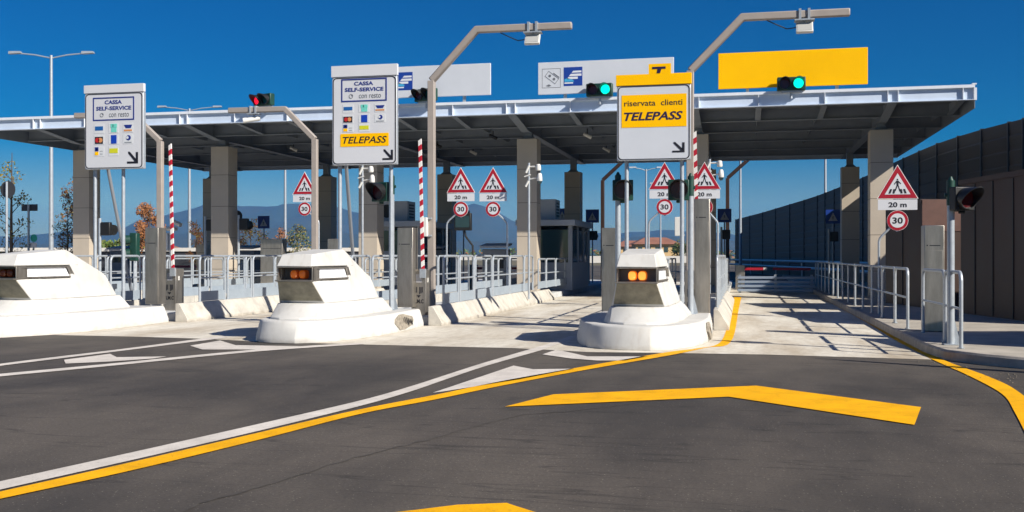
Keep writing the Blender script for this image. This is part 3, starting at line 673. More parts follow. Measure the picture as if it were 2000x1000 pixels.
def boom(cx, l, label, ztop=4.05, z0=0, lean=-.012, face_px=None, cab=True):
    t = thing('boom_barrier', label, 'barrier', (cx, l, z0), 0, 'toll boom barriers')
    m = MB(); m.box(-.17,.17,0,.36,0,1.2); m.build('cabinet', M_STAIN, t, bevel=.012)
    m = MB(); m.m(mat('label_grey', (.42,.42,.44), .5)); m.box(-.06,.07,-.004,0,.92,1.10)
    m.m(M_BLK)
    for a in (-.115, .015):
        for b in range(3): m.box(a+.03*b+.0,a+.03*b+.018,-.004,0,.66+.02*b,.82)
    m.xz([(-.05,.64),(.05,.64),(0,.58)], -.004, 0)
    text_mesh(m, 'R.M.C', -.115, .115, .46, .55, -.004, bold=.03)
    m.build('plate', None, t, smooth=False)
    m = MB(); m.m(mat('offwhite_plastic', (.70,.69,.65), .4)); m.box(.171,.178,.10,.15,.92,1.02); m.build('side_latch', None, t)
    bm = MB(); L = ztop-1.15; n = 12
    # upright boom: flat tube with slanting red and white bands
    for i in range(n*2):
        bm.m(M_REDREF if i % 2 == 0 else M_WREF)
        a = 1.15+L*i/(2*n); b = 1.15+L*(i+1)/(2*n); s_ = .045
        xa = lambda z: lean*(z-1.15)*2
        lo = [(xa(a)+.075,-.05,a-s_*.5 if i else a),(xa(a)+.142,-.05,a+s_*.5 if i else a),(xa(a)+.142,-.01,a+s_*.5 if i else a),(xa(a)+.075,-.01,a-s_*.5 if i else a)]
        hi = [(xa(b)+.075,-.05,b-s_*.5),(xa(b)+.142,-.05,b+s_*.5),(xa(b)+.142,-.01,b+s_*.5),(xa(b)+.075,-.01,b-s_*.5)]
        bm.hexa(lo, hi)
    bm.build('boom', None, t, smooth=False)
    m = MB(); m.box(.04,.17,-.06,-.0,1.02,1.22); m.build('boom_clamp', M_GALV, t)
    return t
x, _ = UL(331, 22.0); boom(x, 22.0, 'upright red and white boom barrier by the left bollard', 4.15)
x, _ = UL(822, 21.5); boom(x-.05, 21.5, 'upright red and white boom barrier by the middle bollard', 4.05)
x, _ = UL(1363, 21.4); boom(x-.10, 21.4, 'upright red and white boom barrier rising in front of the right warning sign', 4.05)
def flat_boom(x0, x1, l, label):
    t = thing('exit_barrier', label, 'barrier', (x0, l, 0), 0, 'lowered booms under the canopy')
    m = MB(); m.box(-.2,.2,-.18,.18,0,1.1); m.build('cabinet', M_STAIN, t, bevel=.01)
    m = MB(); n = 7
    for i in range(n):
        m.m(M_WREF if i == 2 else M_REDREF); a = .2+(x1-x0-.2)*i/n; b = .2+(x1-x0-.2)*(i+1)/n; m.box(a,b-(.25 if i == 2 else 0),-.24,-.19,.88,.99)
    m.build('boom', None, t, smooth=False)
flat_boom(-.1, 2.9, 46.5, 'lowered boom across the right lane deep under the canopy')
flat_boom(-18.2, -14.9, 46, 'lowered boom across the second lane from the left')
flat_boom(-33, -27.6, 50, 'lowered boom beyond the left end of the canopy')
flat_boom(-12.2, -8.9, 46, 'lowered boom across the lane behind the middle bollard')

# ------------------------------------------------------------------ traffic lights
def lens_unit(m_v, t, x, z, r, yf, ml, tag_):
    m = MB(); m.cyl((x,yf,z),(x,yf-.012,z),r*.93,n=24); m.build('lens', ml, t)
    n = 24; m = MB()
    ro, ri = r*1.06, r*.98
    def ringp(rr, y): return [(x+rr*math.cos(2*math.pi*i/n), y, z+rr*math.sin(2*math.pi*i/n)) for i in range(n)]
    def ringv(rr, y0, y1): # visor: longer on top, cut away below
        return [(x+rr*math.cos(2*math.pi*i/n), y0+(y1-y0)*(.45+.55*max(-.4, math.sin(2*math.pi*i/n)))/1.0, z+rr*math.sin(2*math.pi*i/n)) for i in range(n)]
    m.ring([ringp(ro,yf), ringv(ro,yf,yf-r*2.1), ringv(ri,yf,yf-r*2.1), ringp(ri,yf)], caps=False)
    m.build('visor', M_BLACK, t)
def pole_light(px_, l, py_top, hx, hz, label, rz=0, z0=.38, hm=None, s=1.0):
    x, Y = UL(px_, l); t = thing('traffic_light', label, 'traffic light', (x, l, z0), 0, 'single lamp traffic lights on poles')
    zt = ZZ(py_top, Y)-z0; zh = ZZ(hz, Y)-z0; xh = UL(hx, l)[0]-x
    m = MB(); m.cyl((0,0,0),(0,0,zt-.42),.055,n=16); m.box(-.11,.11,-.11,.11,0,.015); m.add([(0,-.0,.015),(.14,0,.015),(0.05,0,.4),(0,.008,.015),(.14,.008,.015),(.05,.008,.4)],[(0,1,2),(5,4,3),(1,4,5,2)]); m.build('pole', M_GALV, t)
    m = MB(); m.cyl((0,0,zt-.44),(0,0,zt-.06),.062,n=12); m.cyl((0,0,zt-.06),(0,0,zt),.045,.02,n=12); m.cyl((-.09,0,zt-.28),(.09,0,zt-.28),.03,n=8)
    m.box(min(0,xh),max(0,xh),-.03,.03,zh+.13,zh+.17); m.box(min(0,xh),max(0,xh),-.03,.03,zh-.19,zh-.15); m.build('bracket', M_DGREEN, t)
    hd = bpy.data.objects.new('signal_head', None)
    m = MB(); m.box(-.2*s,.2*s,.02,.16,-.2*s,.2*s); m.cyl((0,.1,-.2*s),(0,.1,-.25*s),.05,n=10); h = m.build('signal_head', hm or M_DGREEN, t, bevel=.02)
    h.location = (xh, -.12, zh); h.rotation_euler = (0,0,rz)
    lens_unit(None, h, 0, 0, .17*s, .02, M_REDOFF, 0)
    return t
pole_light(765, 20.2, 338, 743, 375, 'dark single red light on a pole left of the middle boom', rz=R(-18))
pole_light(1207, 20.0, 336, 1218, 372, 'dark single red light on the left post below the yellow sign', rz=R(8))
pole_light(1349, 20.0, 338, 1326, 371, 'dark single red light on a pole right of the yellow sign', rz=R(3))
pole_light(1857, 16.7, 345, 1884, 389, 'dark single red light with deep hood on the right sidewalk', rz=R(30), z0=.15, s=.9, hm=M_BLACK)
FL = 33.2
def over_light(px_, py_, label, lit, rz=0):
    l = FL-.25; x, Y = UL(px_, l); z = ZZ(py_, Y)
    t = thing('lane_signal', label, 'traffic light', (x, l, z), rz, 'twin lamp signals above the canopy edge')
    m = MB(); m.box(-.43,.43,0,.22,-.21,.21); m.build('housing', M_DGREEN, t, bevel=.03)
    a = M_REDON if lit == 'r' else M_REDOFF; b = M_GRNON if lit == 'g' else M_GRNOFF
    lens_unit(None, t, -.21, 0, .165, 0, a, 0); lens_unit(None, t, .21, 0, .165, 0, b, 0)
    m = MB(); m.box(-.3,.3,.05,.25,-.26,-.21); m.cyl((0,.15,-.45),(0,.15,-.24),.04,n=8); m.build('bracket', M_GALV, t)
over_light(511, 195, 'twin signal showing red, above the canopy edge at the left', 'r', R(-22))
over_light(828, 185, 'unlit twin signal partly behind the grey gantry pole', '', R(-22))
over_light(1170, 175, 'twin signal showing green, left of the yellow lane sign', 'g', R(-2))
over_light(1546, 163, 'twin signal showing green below the blank yellow board', 'g', R(2))

# ------------------------------------------------------------------ warning signs
def walker(mb, cx, cz, h, y):
    mb.m(M_BLK); Q = lambda ps: mb.xz([(cx+a*h, cz+b*h) for a, b in ps], y-.002, y)
    mb.xz(circ(cx-.01*h, cz+.44*h, .055*h, 12), y-.002, y)
    Q([(-.09,.36),(.07,.37),(.06,.02),(-.06,.02)]); Q([(-.06,.05),(.02,.06),(-.13,-.36),(-.21,-.36)])
    Q([(0,.06),(.07,.04),(.19,-.36),(.11,-.36)]); Q([(-.08,.35),(-.05,.28),(-.20,.10),(-.24,.14)]); Q([(.05,.36),(.03,.28),(.19,.13),(.23,.17)])
def zebra(mb, cx, cz, w, h, y):
    mb.m(M_BLK)
    for i in (-2,-1,1,2):
        a = cx+i*w*.2; mb.xz([(a-w*.05,cz),(a+w*.05,cz),(a+w*.05-i*w*.04,cz+h),(a-w*.05-i*w*.04,cz+h)], y-.002, y)
def make_warn(x, l, z0, ztri, dx, label, zf, post=True):
    # root at the post's foot; disc hangs at dx from the post
    t = thing('warning_sign', label, 'sign', (x, l, z0), 0, 'pedestrian crossing warning signs with 30 limit')
    Z = lambda z: z-z0
    m = MB(); zd = Z(ztri)-.92
    side = 1 if dx > 0 else -1
    m.tube([(0,.03,0),(0,.03,zd-.34),(side*.02,.03,zd-.26),(side*.08,.03,zd-.18),(dx*.85,.03,zd+.08),(dx,.03,zd+.12)], .027, 10)
    m.cyl((dx,.05,zd-.1),(dx,.05,Z(ztri)+.3),.03,n=10); m.build('post', M_GALV, t)
    tri = lambda s: arc((dx-s*.5+.02*2, -s*.29+Z(ztri)+.03), .03, 210, 270, 3) + arc((dx+s*.5-.04, -s*.29+Z(ztri)+.03), .03, 270, 330, 3) + arc((dx, s*.577-.04+Z(ztri)), .03, 30, 150, 4)
    T_ = lambda h: [(dx-h*.6, Z(ztri)-h*.347), (dx+h*.6, Z(ztri)-h*.347), (dx, Z(ztri)+h*.693)]
    m = MB(); m.m(M_WREF); m.xz(T_(.76), -.004, .02); m.m(M_RED); m.xz(T_(.72), -.008, -.004); m.m(M_SIGNW); m.xz(T_(.47), -.012, -.008)
    walker(m, dx, Z(ztri)+.03, .34, -.013); zebra(m, dx, Z(ztri)-.14, .44, .10, -.0145)
    m.build('triangle_plate', None, t, smooth=False)
    m = MB(); m.m(M_SIGNW); m.box(dx-.43, dx+.43, -.006, .014, Z(ztri)-.52, Z(ztri)-.28); m.m(M_BLK)
    text_mesh(m, '20 m', dx-.2, dx+.2, Z(ztri)-.46, Z(ztri)-.34, -.009, bold=.03); m.build('distance_plate', None, t, smooth=False)
    m = MB(); cz = Z(ztri)-.765; m.m(M_WREF); m.xz(circ(dx, cz, .235), -.006, .012); m.m(M_RED); m.xz(circ(dx, cz, .228), -.009, -.006); m.m(M_SIGNW); m.xz(circ(dx, cz, .165), -.012, -.009)
    m.m(M_BLK); text_mesh(m, '30', dx-.115, dx+.115, cz-.075, cz+.075, -.014, bold=.03); m.build('limit_disc', None, t, smooth=False)
    return t
def warn(ptri, pytri, ppost, l, label, z0):
    x, Y = UL(ppost, l); xt, Yt = UL(ptri, l); return make_warn(x, l, z0, ZZ(pytri, Yt), xt-x, label, 0)
warn(595, 365, 622, 33.0, 'warning triangle 20 m 30 sign alone, left of the middle CASSA sign', .2)
warn(900, 360, 872, 30.4, 'left of the two warning signs right of the grey gantry pole', .2)
warn(963, 360, 990, 30.6, 'right of the two warning signs, left of the dome camera mast', .2)
warn(1298, 352, 1267, 29.5, 'warning sign whose 20 m plate is overlapped by a red light', .2)
warn(1376, 352, 1402, 29.5, 'warning sign half hidden behind the red and white boom', .2)
warn(1753, 366, 1717, 25.0, 'warning sign in front of the beige column at the right', .15)

# ------------------------------------------------------------------ canopy
FL, BL = 33.2, 48.9; XL, XR = -27.6, 6.85; ZB, ZT = 6.205, 6.665
cols = [4.5, -1.5, -7.5, -13.5, -19.5, -25.5]
can = thing('toll_canopy', 'wide flat steel canopy on beige columns spanning the toll lanes', 'canopy', (0,0,0))
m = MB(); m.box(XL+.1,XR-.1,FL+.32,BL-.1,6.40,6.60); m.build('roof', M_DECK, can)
def fascia(mb, a, b, l, front=True, zb=ZB):
    s_ = -1 if front else 1
    mb.m(M_FASC); mb.box(a,b,min(l,l-s_*.02),max(l,l-s_*.02),zb+.02,ZT-.09)
    mb.m(M_FLNG); mb.box(a-.02,b-.02,min(l+s_*.085,l-s_*.3),max(l+s_*.085,l-s_*.3),ZT-.09,ZT)
    mb.m(M_FASC); mb.box(a,b,min(l+s_*.085,l-s_*.12),max(l+s_*.085,l-s_*.12),zb,zb+.02)
m = MB(); fascia(m, XL, XR, FL); m.build('front_fascia', None, can, smooth=False)
m = MB(); fascia(m, XL, XR, BL, False, 5.94); m.build('back_fascia', None, can, smooth=False)
for xx, s_ in ((XR, 1), (XL, -1)):
    m = MB(); m.m(M_STEEL); m.box(min(xx,xx-s_*.02),max(xx,xx-s_*.02),FL+.01,BL,5.96+.0,ZT-.01); m.m(M_FLNG); m.box(min(xx+s_*.03,xx-s_*.1),max(xx+s_*.03,xx-s_*.1),FL-.085,BL,ZT+.002,ZT+.04)
    m.m(M_FLNG); m.box(min(xx+s_*.03,xx-s_*.05),max(xx+s_*.03,xx-s_*.05),FL-.09,FL+.0,ZB-.01,ZT-.095)
    # lower edge rises towards the front
    m.build('side_fascia', None, can, smooth=False)
xs = []; x = 4.5+2
while x > XL+.3: xs.append(x); x -= 2
for x in xs:
    main = min(abs(x-c) for c in cols) < .1
    if x > XR-.2: continue
    m = MB(); m.m(M_FLNG)
    if main:
        m.box(x-.16,x-.138,FL-.083,FL,ZB+.02,ZT-.092); m.build('stiffener', None, can, smooth=False); m = MB(); m.m(M_FLNG); m.box(x+.14,x+.162,FL-.083,FL,ZB+.02,ZT-.092)
    else: m.box(x-.011,x+.011,FL-.083,FL,ZB+.02,ZT-.092)
    m.build('stiffener', None, can, smooth=False)
for x in xs:
    main = min(abs(x-c) for c in cols) < .1
    m = MB(); m.m(M_STEEL)
    if main:
        zf, zg = ZB+.02, 5.93
        prof = [(FL+.02,6.4),(FL+.02,zf),(FL+2.2,zg),(BL-.03,zg),(BL-.03,6.4)]
        n = len(prof); w = .012
        m.ring([[(x-w,a,b) for a,b in prof],[(x+w,a,b) for a,b in prof]])
        w = .14; lo = [(FL+.02,zf),(FL+2.2,zg),(BL-.03,zg)]
        for (a,b),(c_,d) in zip(lo,lo[1:]): m.hexa([(x-w,a,b-.02),(x+w,a,b-.02),(x+w,c_,d-.02),(x-w,c_,d-.02)],[(x-w,a,b),(x+w,a,b),(x+w,c_,d),(x-w,c_,d)])
        m.build('main_girder', None, can, smooth=False)
    else:
        m.box(x-.01,x+.01,35.32,BL-.03,6.24,6.399)
        m.ring([[(x-.008,a,b) for a,b in ((FL+.02,6.4),(FL+.02,6.225),(35.28,6.06),(35.28,6.4))],[(x+.008,a,b) for a,b in ((FL+.02,6.4),(FL+.02,6.225),(35.28,6.06),(35.28,6.4))]])
        m.hexa([(x-.09,FL+.02,6.205),(x+.09,FL+.02,6.205),(x+.09,35.2,6.04),(x-.09,35.2,6.04)],[(x-.09,FL+.02,6.225),(x+.09,FL+.02,6.225),(x+.09,35.2,6.06),(x-.09,35.2,6.06)])
        m.build('roof_beam', None, can, smooth=False)
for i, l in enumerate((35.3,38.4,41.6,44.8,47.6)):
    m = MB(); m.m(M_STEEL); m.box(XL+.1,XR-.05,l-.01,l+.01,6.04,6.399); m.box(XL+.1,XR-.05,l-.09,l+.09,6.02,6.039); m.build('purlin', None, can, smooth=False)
def column(x, l, ztop, w=.72):
    m = MB(); m.m(M_COLM)
    zz = 0.0; k = 0
    while zz < ztop-.01:
        e = min(ztop, zz+1.2 if k else 1.0)
        m.box(x-w/2,x+w/2,l-w/2,l+w/2,zz+(.008 if k else 0),e-.008 if e < ztop else e)
        if e < ztop: m.m(M_JOINT); m.box(x-w/2+.012,x+w/2-.012,l-w/2+.012,l+w/2-.012,e-.009,e+.009); m.m(M_COLM)
        zz = e; k += 1
    c = m.build('column', None, can, smooth=False)
    m = MB(); m.m(M_STEEL); m.hexa([(x-.25,l-.25,ztop),(x+.25,l-.25,ztop),(x+.25,l+.25,ztop),(x-.25,l+.25,ztop)],[(x-.13,l-.16,ztop+.12),(x+.13,l-.16,ztop+.12),(x+.13,l+.16,ztop+.12),(x-.13,l+.16,ztop+.12)])
    m.box(x-.13,x+.13,l-.16,l+.16,ztop+.12,5.91); m.build('column_head', None, c, smooth=False)
for x in cols:
    column(x, 36.1, 5.68); column(x, 46.1, 5.30)
# boards standing on the canopy edge
def board(pa, pb, yta, yba, mt, label, kind):
    l = FL+.05; xa, Ya = UL(pa, l); xb, Yb = UL(pb, l); zt = ZZ(yta, Ya); zb = ZZ(yba, Ya); w = xb-xa; h = zt-zb
    t = thing('canopy_sign', label, 'sign', (xa, l, ZT), 0, 'large boards standing on the canopy edge')
    m = MB(); m.box(0,w,0,.08,zb-ZT,zt-ZT); m.build('sign_face', mt, t, bevel=.008)
    m = MB()
    for f in (.2,.8): m.box(w*f-.05,w*f+.05,.09,.16,0,h*.8)
    m.build('support', M_GALV, t)
    Z = lambda f: zb-ZT+f*h
    if kind == 1:
        m = MB(); m.m(mat('grey_print', (.14,.15,.17), .5)); frame_xz(m, [(.12*w/4*1.0,Z(.20)),(.12*w/4+.62,Z(.20)),(.12*w/4+.62,Z(.80)),(.12*w/4,Z(.80))],
               [(.12*w/4+.012,Z(.20)+.012),(.12*w/4+.608,Z(.20)+.012),(.12*w/4+.608,Z(.80)-.012),(.12*w/4+.012,Z(.80)-.012)], -.004, 0)
        cx, cz = .12*w/4+.33, Z(.52)
        def rot(ps, a, s_=1): return [(cx+s_*(x_*math.cos(R(a))-y_*math.sin(R(a))), cz+s_*(x_*math.sin(R(a))+y_*math.cos(R(a)))) for x_, y_ in ps]
        o_ = [(-.22,-.11),(.22,-.11),(.22,.11),(-.22,.11)]; i_ = [(-.205,-.095),(.205,-.095),(.205,.095),(-.205,.095)]
        frame_xz(m, rot(o_,-38), rot(i_,-38), -.005, -.001)
        for a in (-.09,.09): m.xz(rot([(a+.045*math.cos(t_),.045*math.sin(t_)) for t_ in [i*.5236 for i in range(12)]],-38), -.005, -.001)
        o2 = [(-.05,.13),(.20,.13),(.20,.16),(-.05,.16)]; m.xz(rot(o2,-38), -.005, -.001)
        m.xz([(cx-.2,cz-.27),(cx-.1,cz-.22),(cx-.02,cz-.27),(cx-.1,cz-.30)], -.005, -.001)
        m.build('banknote_pictogram', None, t, smooth=False)
    if kind in (1, 2):
        x0 = .86 if kind == 1 else .92; s_ = .62
        if kind == 2: x0 = w*.36-.35
        m = MB(); m.m(M_BLUE); m.box(x0,x0+s_,-.004,0,Z(.24),Z(.82)); zl = Z(.24); hh = Z(.82)-zl
        wt = mat('logo_white', (.68,.70,.74), .5); m.m(wt)
        for (a,b,c_,d) in ((.42,.95,.70,.80),(.28,.95,.52,.64),(.16,.75,.36,.48)):
            m.xz([(x0+a*s_,zl+c_*hh),(x0+b*s_,zl+c_*hh),(x0+b*s_,zl+d*hh),(x0+(a+.1)*s_,zl+d*hh)], -.007, -.004)
        m.m(mat('logo_cyan', (.05,.36,.62), .5)); m.xz([(x0+.04*s_,zl+.22*hh),(x0+.55*s_,zl+.22*hh),(x0+.5*s_,zl+.32*hh),(x0+.2*s_,zl+.42*hh),(x0+.04*s_,zl+.36*hh)], -.007, -.004)
        m.m(wt); m.box(x0+.04*s_,x0+.5*s_,-.007,-.004,zl+.12*hh,zl+.19*hh)
        m.build('card_pictogram', None, t, smooth=False)
board(1403, 1695, 104.5, 174, M_SIGNY, 'blank yellow board on the canopy edge over the right lane', 0)
board(1051, 1316, 122.5, 185, M_SIGNG, 'grey board with banknote and blue card symbols on the canopy edge', 1)
board(700, 958, 134, 194, M_SIGNG, 'grey board with half a blue card symbol beside the middle CASSA sign', 2)
# spotlights under the canopy
def spot(px_, l, z, label, wh=False):
    x, Y = UL(px_, l); t = thing('spotlight', label, 'spotlight', (x, l, 6.12), 0, 'spotlights hanging under the canopy')
    m = MB(); m.cyl((0,0,0.02),(0,0,z-6.12+.1),.02,n=8); m.build('stem', M_BLACK, t)
    m = MB(); m.cyl((-.13,-.05,z-6.12+.1),(.13,.08,z-6.12-.03),.05,.07,n=12); m.build('lamp_head', mat('offwhite_plastic', (.70,.69,.65), .4) if wh else M_BLACK, t)
spot(963, 37.0, 5.9, 'black spotlight under the canopy left of the beige column')
spot(1147, 37.0, 5.85, 'white spotlight under the canopy left of the yellow sign', True)
spot(573, 39.0, 5.85, 'white spotlight under the canopy above the lone warning sign', True)
spot(924, 42.0, 5.85, 'small spotlight deep under the canopy above the paired warning signs', True)
spot(1184, 42.0, 5.85, 'small spotlight deep under the canopy by the yellow sign edge', True)
spot(855, 39.0, 5.85, 'black spotlight under the canopy beside the grey gantry pole')

# ------------------------------------------------------------------ toll booths
def booth(cx, l0, label):
    t = thing('toll_booth', label, 'toll booth', (cx, l0, .2), 0, 'grey toll booths under the canopy')
    g = mat('booth_grey', (.34,.37,.41), .5, var=.08, scale=2)
    m = MB(); m.m(g); m.box(-1.0,1.0,0,4.2,0,1.05); 
    for x0_, x1_, y0_, y1_ in ((-1.0,-.92,0,4.2),(.92,1.0,0,.12),(.92,1.0,1.5,1.62),(.92,1.0,3.0,3.12),(.92,1.0,4.08,4.2),(-.92,-.34,0,.08),(.84,.92,0,.08),(-.92,.92,4.12,4.2),(-.92,.92,2.05,2.1)): m.box(x0_,x1_,y0_,y1_,1.052,2.45)
    m.box(-.34,-.26,0,.08,1.052,2.45)
    m.build('wall', None, t, smooth=False)
    m = MB(); m.box(-1.15,1.15,-.25,4.45,2.452,2.68); m.build('roof', mat('booth_roof', (.42,.46,.52), .5, var=.05, scale=2), t, bevel=.02)
    for a, b in ((-.26,.84),): 
        m = MB(); m.box(a,b,.03,.05,1.053,2.30); m.build('window', M_GLASS, t)
    m = MB(); m.box(-.92,-.34,-.012,-.004,1.5,2.3); m.build('window', M_GLASS, t)
    for a, b in ((.12,1.5),(1.62,3.0),(3.12,4.08)):
        m = MB(); m.box(.95,.965,a,b,1.053,2.30); m.build('window', M_GLASS, t)
    u = thing('air_conditioner', 'white air conditioning unit on the roof of the ' + label.split(',')[0], 'air conditioner', (cx-.5, l0+.6, 2.88), 0, 'air conditioning units on booth roofs')
    w_ = mat('ac_white', (.55,.56,.57), .5, var=.08, scale=4)
    m = MB(); m.box(-.75,.75,0,1.0,0,.82); m.build('body', w_, u, bevel=.02)
    m = MB(); m.cyl((-.12,-.012,.42),(-.12,0.005,.42),.27,n=24); m.build('fan', M_BLACK, u)
    m = MB()
    for i in range(5): m.box(.751,.762,.2,.8,.15+.12*i,.22+.12*i)
    m.build('grille', M_BLACK, u)
booth(-7.3, 38.4, 'booth behind the beige column, left of the yellow sign')
booth(-13.3, 38.4, 'booth behind the middle boom barrier')

def machine(px_, l, label):
    x, Y = UL(px_, l); t = thing('payment_machine', label, 'payment machine', (x, l, .2), 0, 'payment machines on the islands')
    m = MB(); m.prism([(-.45,0),(.45,0),(.45,.7),(-.45,.7)],0,1.55); m.build('body', mat('machine_grey', (.20,.215,.24), .5, var=.15, scale=3), t, bevel=.03)
    m = MB(); m.hexa([(-.5,-.2,1.6),(.5,-.2,1.6),(.5,.8,1.7),(-.5,.8,1.7)],[(-.5,-.2,1.68),(.5,-.2,1.68),(.5,.8,1.78),(-.5,.8,1.78)]); m.build('canopy_lid', mat('machine_lid', (.30,.32,.35), .5), t, bevel=.01)
    m = MB(); m.box(-.3,.1,-.012,-.001,1.0,1.35); m.build('screen', M_GLASS, t)
    m = MB(); m.box(.18,.36,-.02,-.001,.85,1.3); m.build('keypad', M_BLACK, t)
machine(842, 40.0, 'grey payment machine behind the middle gantry pole')
machine(965, 36.5, 'grey payment machine behind the rail below the paired warning signs')
machine(478, 41, 'grey payment machine right of the second column from the left')
machine(232, 42, 'grey payment machine behind the left sign posts')
x, Y = UL(903, 34.5); t = thing('lane_display', 'dark display box on a bent arm below the left of the paired warning signs', 'display', (x, 34.5, .2))
m = MB(); m.box(-.3,.3,0,.2,ZZ(450,Y)-.2,ZZ(416,Y)-.2); m.build('case', M_BLACK, t, bevel=.02); m = MB(); m.box(-.25,.25,-.006,-.001,ZZ(444,Y)-.2,ZZ(422,Y)-.2); m.build('screen', M_GLASS, t)
m = MB(); m.tube([(.35,.1,0),(.35,.1,ZZ(480,Y)-.2),(.1,.1,ZZ(462,Y)-.2),(.05,.1,ZZ(450,Y)-.2)],.035,8); m.build('arm', M_BLACK, t)

# ------------------------------------------------------------------ blue crossing signs, CCTV masts, sign backs
def blue_sign(px_, py_, l, label):
    x, Y = UL(px_, l); z = ZZ(py_, Y); t = thing('crossing_sign', label, 'sign', (x, l, .2), 0, 'blue pedestrian crossing signs')
    m = MB(); m.m(M_BLUE); m.box(-.32,.32,-.01,.01,z-.52,z+.12+.0); m.m(mat('shade_dimmed_white', (.45,.46,.5), .5)); m.xz([(-.2,z-.4),(.2,z-.4),(0,z-.02)], -.014, -.01); walker(m, 0, z-.27, .2, -.015)  # triangle white is dimmed to include the shade under the canopy
    m.build('sign_face', None, t, smooth=False)
    m = MB(); m.cyl((0,.03,0),(0,.03,z),.035,n=10); m.build('post', M_GALV, t)
    return t
blue_sign(515, 434, 48, 'blue crossing sign above the broad steel cabinet')
blue_sign(905, 424, 48, 'blue crossing sign behind the left of the paired warning signs')
blue_sign(1098, 420, 49, 'blue crossing sign on the left of the back column by the booth')
blue_sign(1157, 422, 49, 'blue crossing sign right of the booth roof')
blue_sign(1415, 421, 49, 'blue crossing sign on the dark cranked pole of the right lane')
blue_sign(1627, 423, 49, 'blue crossing sign in front of the noise wall')
def sig_back(px_, py_, l, label, z0=.2, green=False):
    x, Y = UL(px_, l); z = ZZ(py_, Y)-z0; t = thing('signal_post', label, 'traffic light', (x, l, z0), 0, 'signals seen from behind')
    m = MB(); m.cyl((0,0,0),(0,0,z+.35),.05,n=10); m.build('post', M_GALV, t)
    m = MB(); m.box(.05,.4,-.06,.1,z-.22,z+.22); m.build('signal_head', M_DGREEN if green else M_BLACK, t, bevel=.03)
    m = MB(); m.cyl((.22,.1,z),(.22,.42,z-.03),.17,.18,n=16); m.build('visor', M_BLACK, t)
sig_back(195, 447, 30, 'black signal seen from behind, left post of the left CASSA sign')
sig_back(401, 440, 36, 'black signal seen from behind, left of the second column')
sig_back(466, 438, 36, 'black signal on the post with a round sign back')
sig_back(1409, 458, 48, 'black signal below the blue sign of the right lane')
sig_back(1619, 462, 48, 'black signal at the far end of the right railing')
sig_back(1150, 460, 48, 'black signal beside the toll booth')
sig_back(708, 430, 50, 'black signal behind the middle CASSA sign posts')
x, Y = UL(256, 27); t = thing('green_signal', 'green twin signal with amber lenses between the left sign posts', 'traffic light', (x, 27, .2))
m = MB(); m.cyl((.12,0,0),(.12,0,1.1),.045,n=10); m.build('post', M_GALV, t)
m = MB(); m.box(0,.24,-.1,.1,1.15,1.98); m.build('housing', M_DGREEN, t, bevel=.03)
for z in (1.38,1.78):
    m = MB(); m.cyl((0.02,-.05,z),(-.16,-.14,z-.02),.13,.15,n=14,caps=False); m.build('visor', M_DGREEN, t)
    m = MB(); m.cyl((0.0,-.06,z),(-.02,-.07,z),.12,n=14); m.build('lens', mat('amber_dim', (.30,.09,.02), .3), t)
def round_back(px_, py_, Y, r, label):
    x, l = CW((px_-1000)/2000*Y, Y); z = ZZ(py_, Y); t = thing('round_sign', label, 'sign', (x, l, 0), 0, 'round signs seen from behind')
    m = MB(); m.xz(circ(0, z, r), 0, .02); m.build('disc', mat('sign_back', (.035,.038,.045), .6), t)
    m = MB(); m.cyl((0,-.05,0),(0,-.05,z+r*.9),.04,n=10); m.build('post', M_GALV, t)
round_back(15, 370, 36, .30, 'round sign seen from behind at the left edge of the photo')
round_back(463, 422, 40, .22, 'small round sign seen from behind, right of the second column')
Y = 46; x, l = CW((57-1000)/2000*Y, Y); t = thing('board_sign', 'dark oblong sign board seen from behind on a thin post', 'sign', (x, l, 0))
m = MB(); m.box(-.40,.40,0,.05,ZZ(412,Y),ZZ(399,Y)); m.build('panel', mat('sign_back', (.035,.038,.045), .6), t); m = MB(); m.cyl((0,-.04,0),(0,-.04,ZZ(400,Y)),.05,n=10); m.build('post', M_GALV, t)
Y = 46; x, l = CW((64-1000)/2000*Y, Y); t = thing('green_sign', 'small green round sign above a white plate, left of the tall street lamp', 'sign', (x, l, 0))
m = MB(); m.m(mat('teal_sign', (.02,.45,.32), .5)); m.xz(circ(.05, ZZ(465,Y), .17), 0, .02); m.m(M_WREF); m.box(-.2,.2,-.01,.01,ZZ(484,Y),ZZ(474,Y)); m.build('sign_face', None, t); m = MB(); m.cyl((0,.05,0),(0,.05,ZZ(462,Y)),.04,n=8); m.build('post', M_GALV, t)
